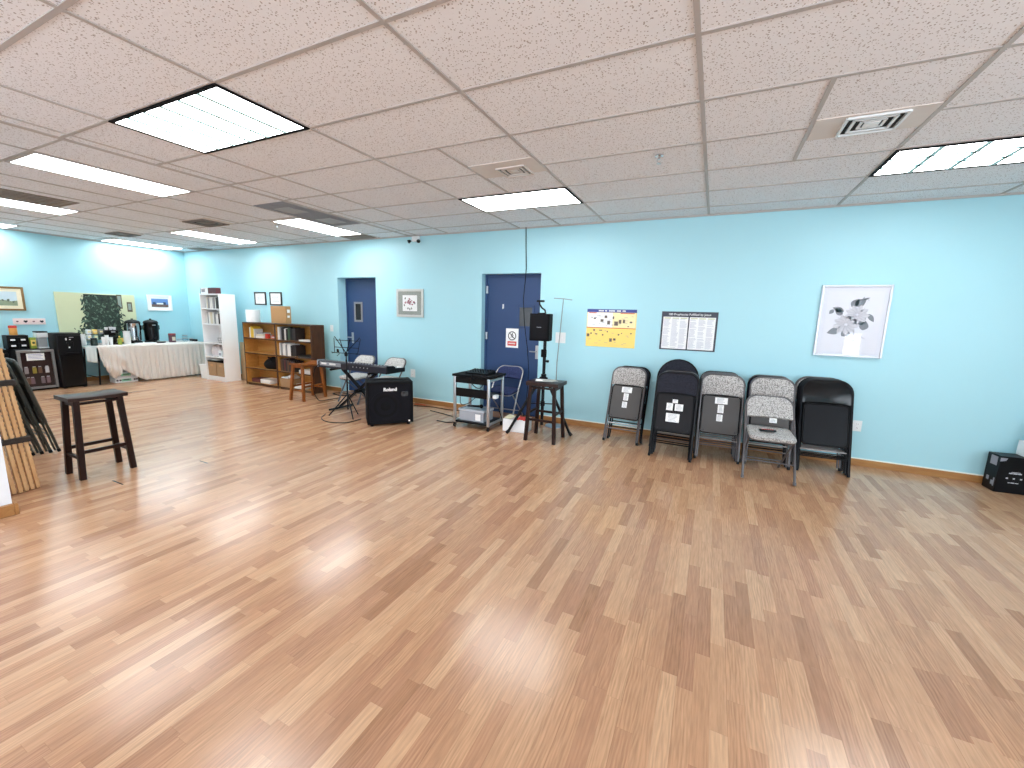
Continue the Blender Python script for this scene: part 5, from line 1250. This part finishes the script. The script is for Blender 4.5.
# local: front towards +x
MB().box(-.34, .0, -.165, .165, .01, .985, bev=.012, seg=2).build('body', M_BLACK, t)
MB().box(-.002, .012, -.15, .15, .03, .60, bev=.006).build('lower_door', M_BLACKGLOSS, t); MB().box(-.002, .012, -.15, .15, .63, .95, bev=.006).build('upper_panel', M_BLACK, t)
MB().box(.006, .03, -.06, .1, .61, .64, bev=.004).build('drip_tray', M_BLACKSTEEL, t)
for y in (-.03, .03): MB().cyl((.02, y, .80), (.02, y, .76), .012).box(.008, .035, y-.014, y+.014, .80, .83, bev=.003).build('tap', M_BLACK, t)
MB().box(.0115, .014, -.05, -.03, .86, .9).box(.0115, .014, .0, .02, .865, .88).box(.0115, .014, -.02, .0, .72, .745).build('indicator_marks', M_PAPER, t)
MB().box(.0115, .0135, -.0, .06, .905, .915).build('badge', M_SILVER, t)
b = MB(); [b.box(-.30+.28*i, -.26+.28*i, y, y+.04, 0, .012) for i in (0, 1) for y in (-.15, .11)]
b.build('feet', M_BLACK, t)
t = thing('beverage_fridge', 'small glass-door beverage fridge with white notice beside the water cooler', 'refrigerator', (-10.49, 2.86, 0))
t.scale = (1, .95, 1)
MB().box(-.45, -.03, -.235, .235, .0, .71, bev=.006).build('cabinet', M_BLACKMATTE, t)
dr = MB()
for s in (-1, 1): dr.box(-.028, .012, s*.215-.02, s*.215+.02, .03, .705, bev=.004); dr.box(-.028, .012, -.195, .195, (.03 if s < 0 else .665), (.07 if s < 0 else .705), bev=.004)
dr = dr.build('door', mat('dark_silver', '8C8A8A', .35, metal=.6), t)
MB().box(-.02, -.012, -.195, .195, .07, .665).build('glass', mat('dark_fridge_glass', '2A1E20', .12, var=.2), dr)
MB().box(.012, .03, -.05, .05, .67, .70, bev=.004).build('door_handle', M_SILVER, dr)
pn = MB().box(-.0115, -.0095, -.12, .105, .525, .645, rot=(0, 0, 0)).build('notice', M_PAPER, dr)
b = MB(); [b.box(-.0096, -.0085, -.1, .085-.02*(k % 2), .55+.024*k, .556+.024*k) for k in range(4)]
b.build('notice_text', mat('blue_print_text', '6A78B8', .7), pn)
def can(label, y, z, m, h=.11):
    t = thing('drink_bottle', label, 'drink', (-10.501, 2.86+(y-2.905)*.95, z), 0, 'drinks in the beverage fridge')
    MB().lathe([(.022, 0), (.025, .006), (.025, h*.8), (.02, h)], sx=.25).build('can', m, t); MB().lathe([(.018, h), (.018, h+.01)], sx=.25).build('cap', M_SILVER, t)
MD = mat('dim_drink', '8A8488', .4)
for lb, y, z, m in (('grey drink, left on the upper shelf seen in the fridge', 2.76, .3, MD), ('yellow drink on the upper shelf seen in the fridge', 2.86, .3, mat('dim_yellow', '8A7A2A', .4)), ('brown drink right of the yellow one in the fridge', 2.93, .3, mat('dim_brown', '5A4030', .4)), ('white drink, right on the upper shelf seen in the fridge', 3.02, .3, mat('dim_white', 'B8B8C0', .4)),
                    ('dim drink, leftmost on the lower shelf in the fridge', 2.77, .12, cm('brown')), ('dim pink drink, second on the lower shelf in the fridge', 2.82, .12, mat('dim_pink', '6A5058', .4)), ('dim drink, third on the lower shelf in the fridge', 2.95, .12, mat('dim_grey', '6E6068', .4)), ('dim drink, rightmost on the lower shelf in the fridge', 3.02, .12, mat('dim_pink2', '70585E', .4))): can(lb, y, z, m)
t = thing('water_filter', 'white and grey water dispenser on top of the beverage fridge', 'dispenser', (-10.78, 3.03, .7105))
MB().box(-.09, .09, -.065, .065, 0, .025, bev=.004).box(-.09, -.03, -.065, .065, .025, .2, bev=.004).box(-.09, .09, -.068, .068, .19, .275, bev=.008, seg=2).build('body', M_WHITEP, t)
MB().box(-.03, .06, -.055, .055, .026, .19, bev=.003).build('cup_recess', mat('grey_plastic', 'A8AEB2', .4), t); MB().box(-.092, .092, -.07, .07, .276, .30, bev=.006).build('lid', M_BLACK, t)
t = thing('snack_box', 'yellow and green box beside the white water dispenser', 'box', (-10.79, 2.918, .7105)); MB().box(-.06, .06, -.035, .035, 0, .19, bev=.003).build('carton', M_GREENP, t); MB().box(.059, .0615, -.03, .03, .05, .15).build('yellow_print', M_YELLOW, t); MB().ball((.061, 0, .1), .02, (.1, 1, 1)).build('dark_print', mat('dark_green_print', '3E5A28', .6), t)
t = thing('drawer_cabinet', 'dark floor cabinet left of the beverage fridge', 'cabinet', (-10.8, 2.45, 0))
MB().box(-.3, .05, -.3, .18, .0, .70, bev=.004).build('body', M_BLACKMATTE, t)
for z in (.05, .36): d_ = MB().box(.05, .064, -.28, .16, z, z+.29, bev=.004).build('door', M_BLACK, t); MB().box(.064, .08, -.08, .0, z+.22, z+.235, bev=.003).build('handle', M_BLACKSTEEL, d_)
t = thing('drawer_unit', 'small black drawer box with four white labels beside the dispenser', 'drawer unit', (-10.86, 2.75, .7105))
MB().box(-.12, .10, -.125, .125, 0, .235, bev=.004).build('case', M_BLACK, t)
for y in (-.06, .06):
    for z in (.05, .15):
        d_ = MB().box(.10, .108, y-.055, y+.055, z-.04, z+.045, bev=.003).build('drawer', M_BLACKGLOSS, t)
        MB().box(.1075, .11, y-.03, y+.025, z-.005, z+.022).build('white_label', M_PAPER, d_)
t = vessel('canister', 'orange canister with red lid on the black drawer box', 'canister', -10.86, 2.735, [(.045, 0), (.048, .006), (.048, .115), (.045, .12)], mat('orange_label', 'E0A050', .5, var=.15, scale=50), [('lid', MB().lathe([(.05, .121), (.05, .16), (.035, .163)]), M_RED)], z=.9465)
t = thing('printer', 'black appliance on the dark cabinet at the far left edge', 'appliance', (-10.84, 2.40, .7005)); MB().box(-.18, .1, -.16, .12, 0, .11, bev=.012, seg=2).build('body', M_BLACK, t); MB().box(.099, .104, -.12, .08, .06, .09).build('control_panel', M_BLACKSTEEL, t)
t = thing('coat_hook_board', 'pale pink board with four dark heart hooks on the left wall', 'hook board', (XL, 3.02, 1.17), PI/2)
MB().box(-.2, .2, -.016, 0, -.055, .055, bev=.003).build('board', mat('pale_pink_board', 'EBD6D4', .6, var=.02), t)
for k in range(4):
    x = -.15+.1*k; s_ = .026 if k % 2 else .016
    h = [(s_*16*math.sin(a)**3/16, s_*(13*math.cos(a)-5*math.cos(2*a)-2*math.cos(3*a)-math.cos(4*a))/16) for a in [2*PI*q/20 for q in range(20)]]
    MB().prism(h, (x, -.018, .0), (1, 0, 0), (0, 0, 1), .005).build('heart_hook', M_INKD if k % 2 else mat('plum_print', '6A4450', .6), t)
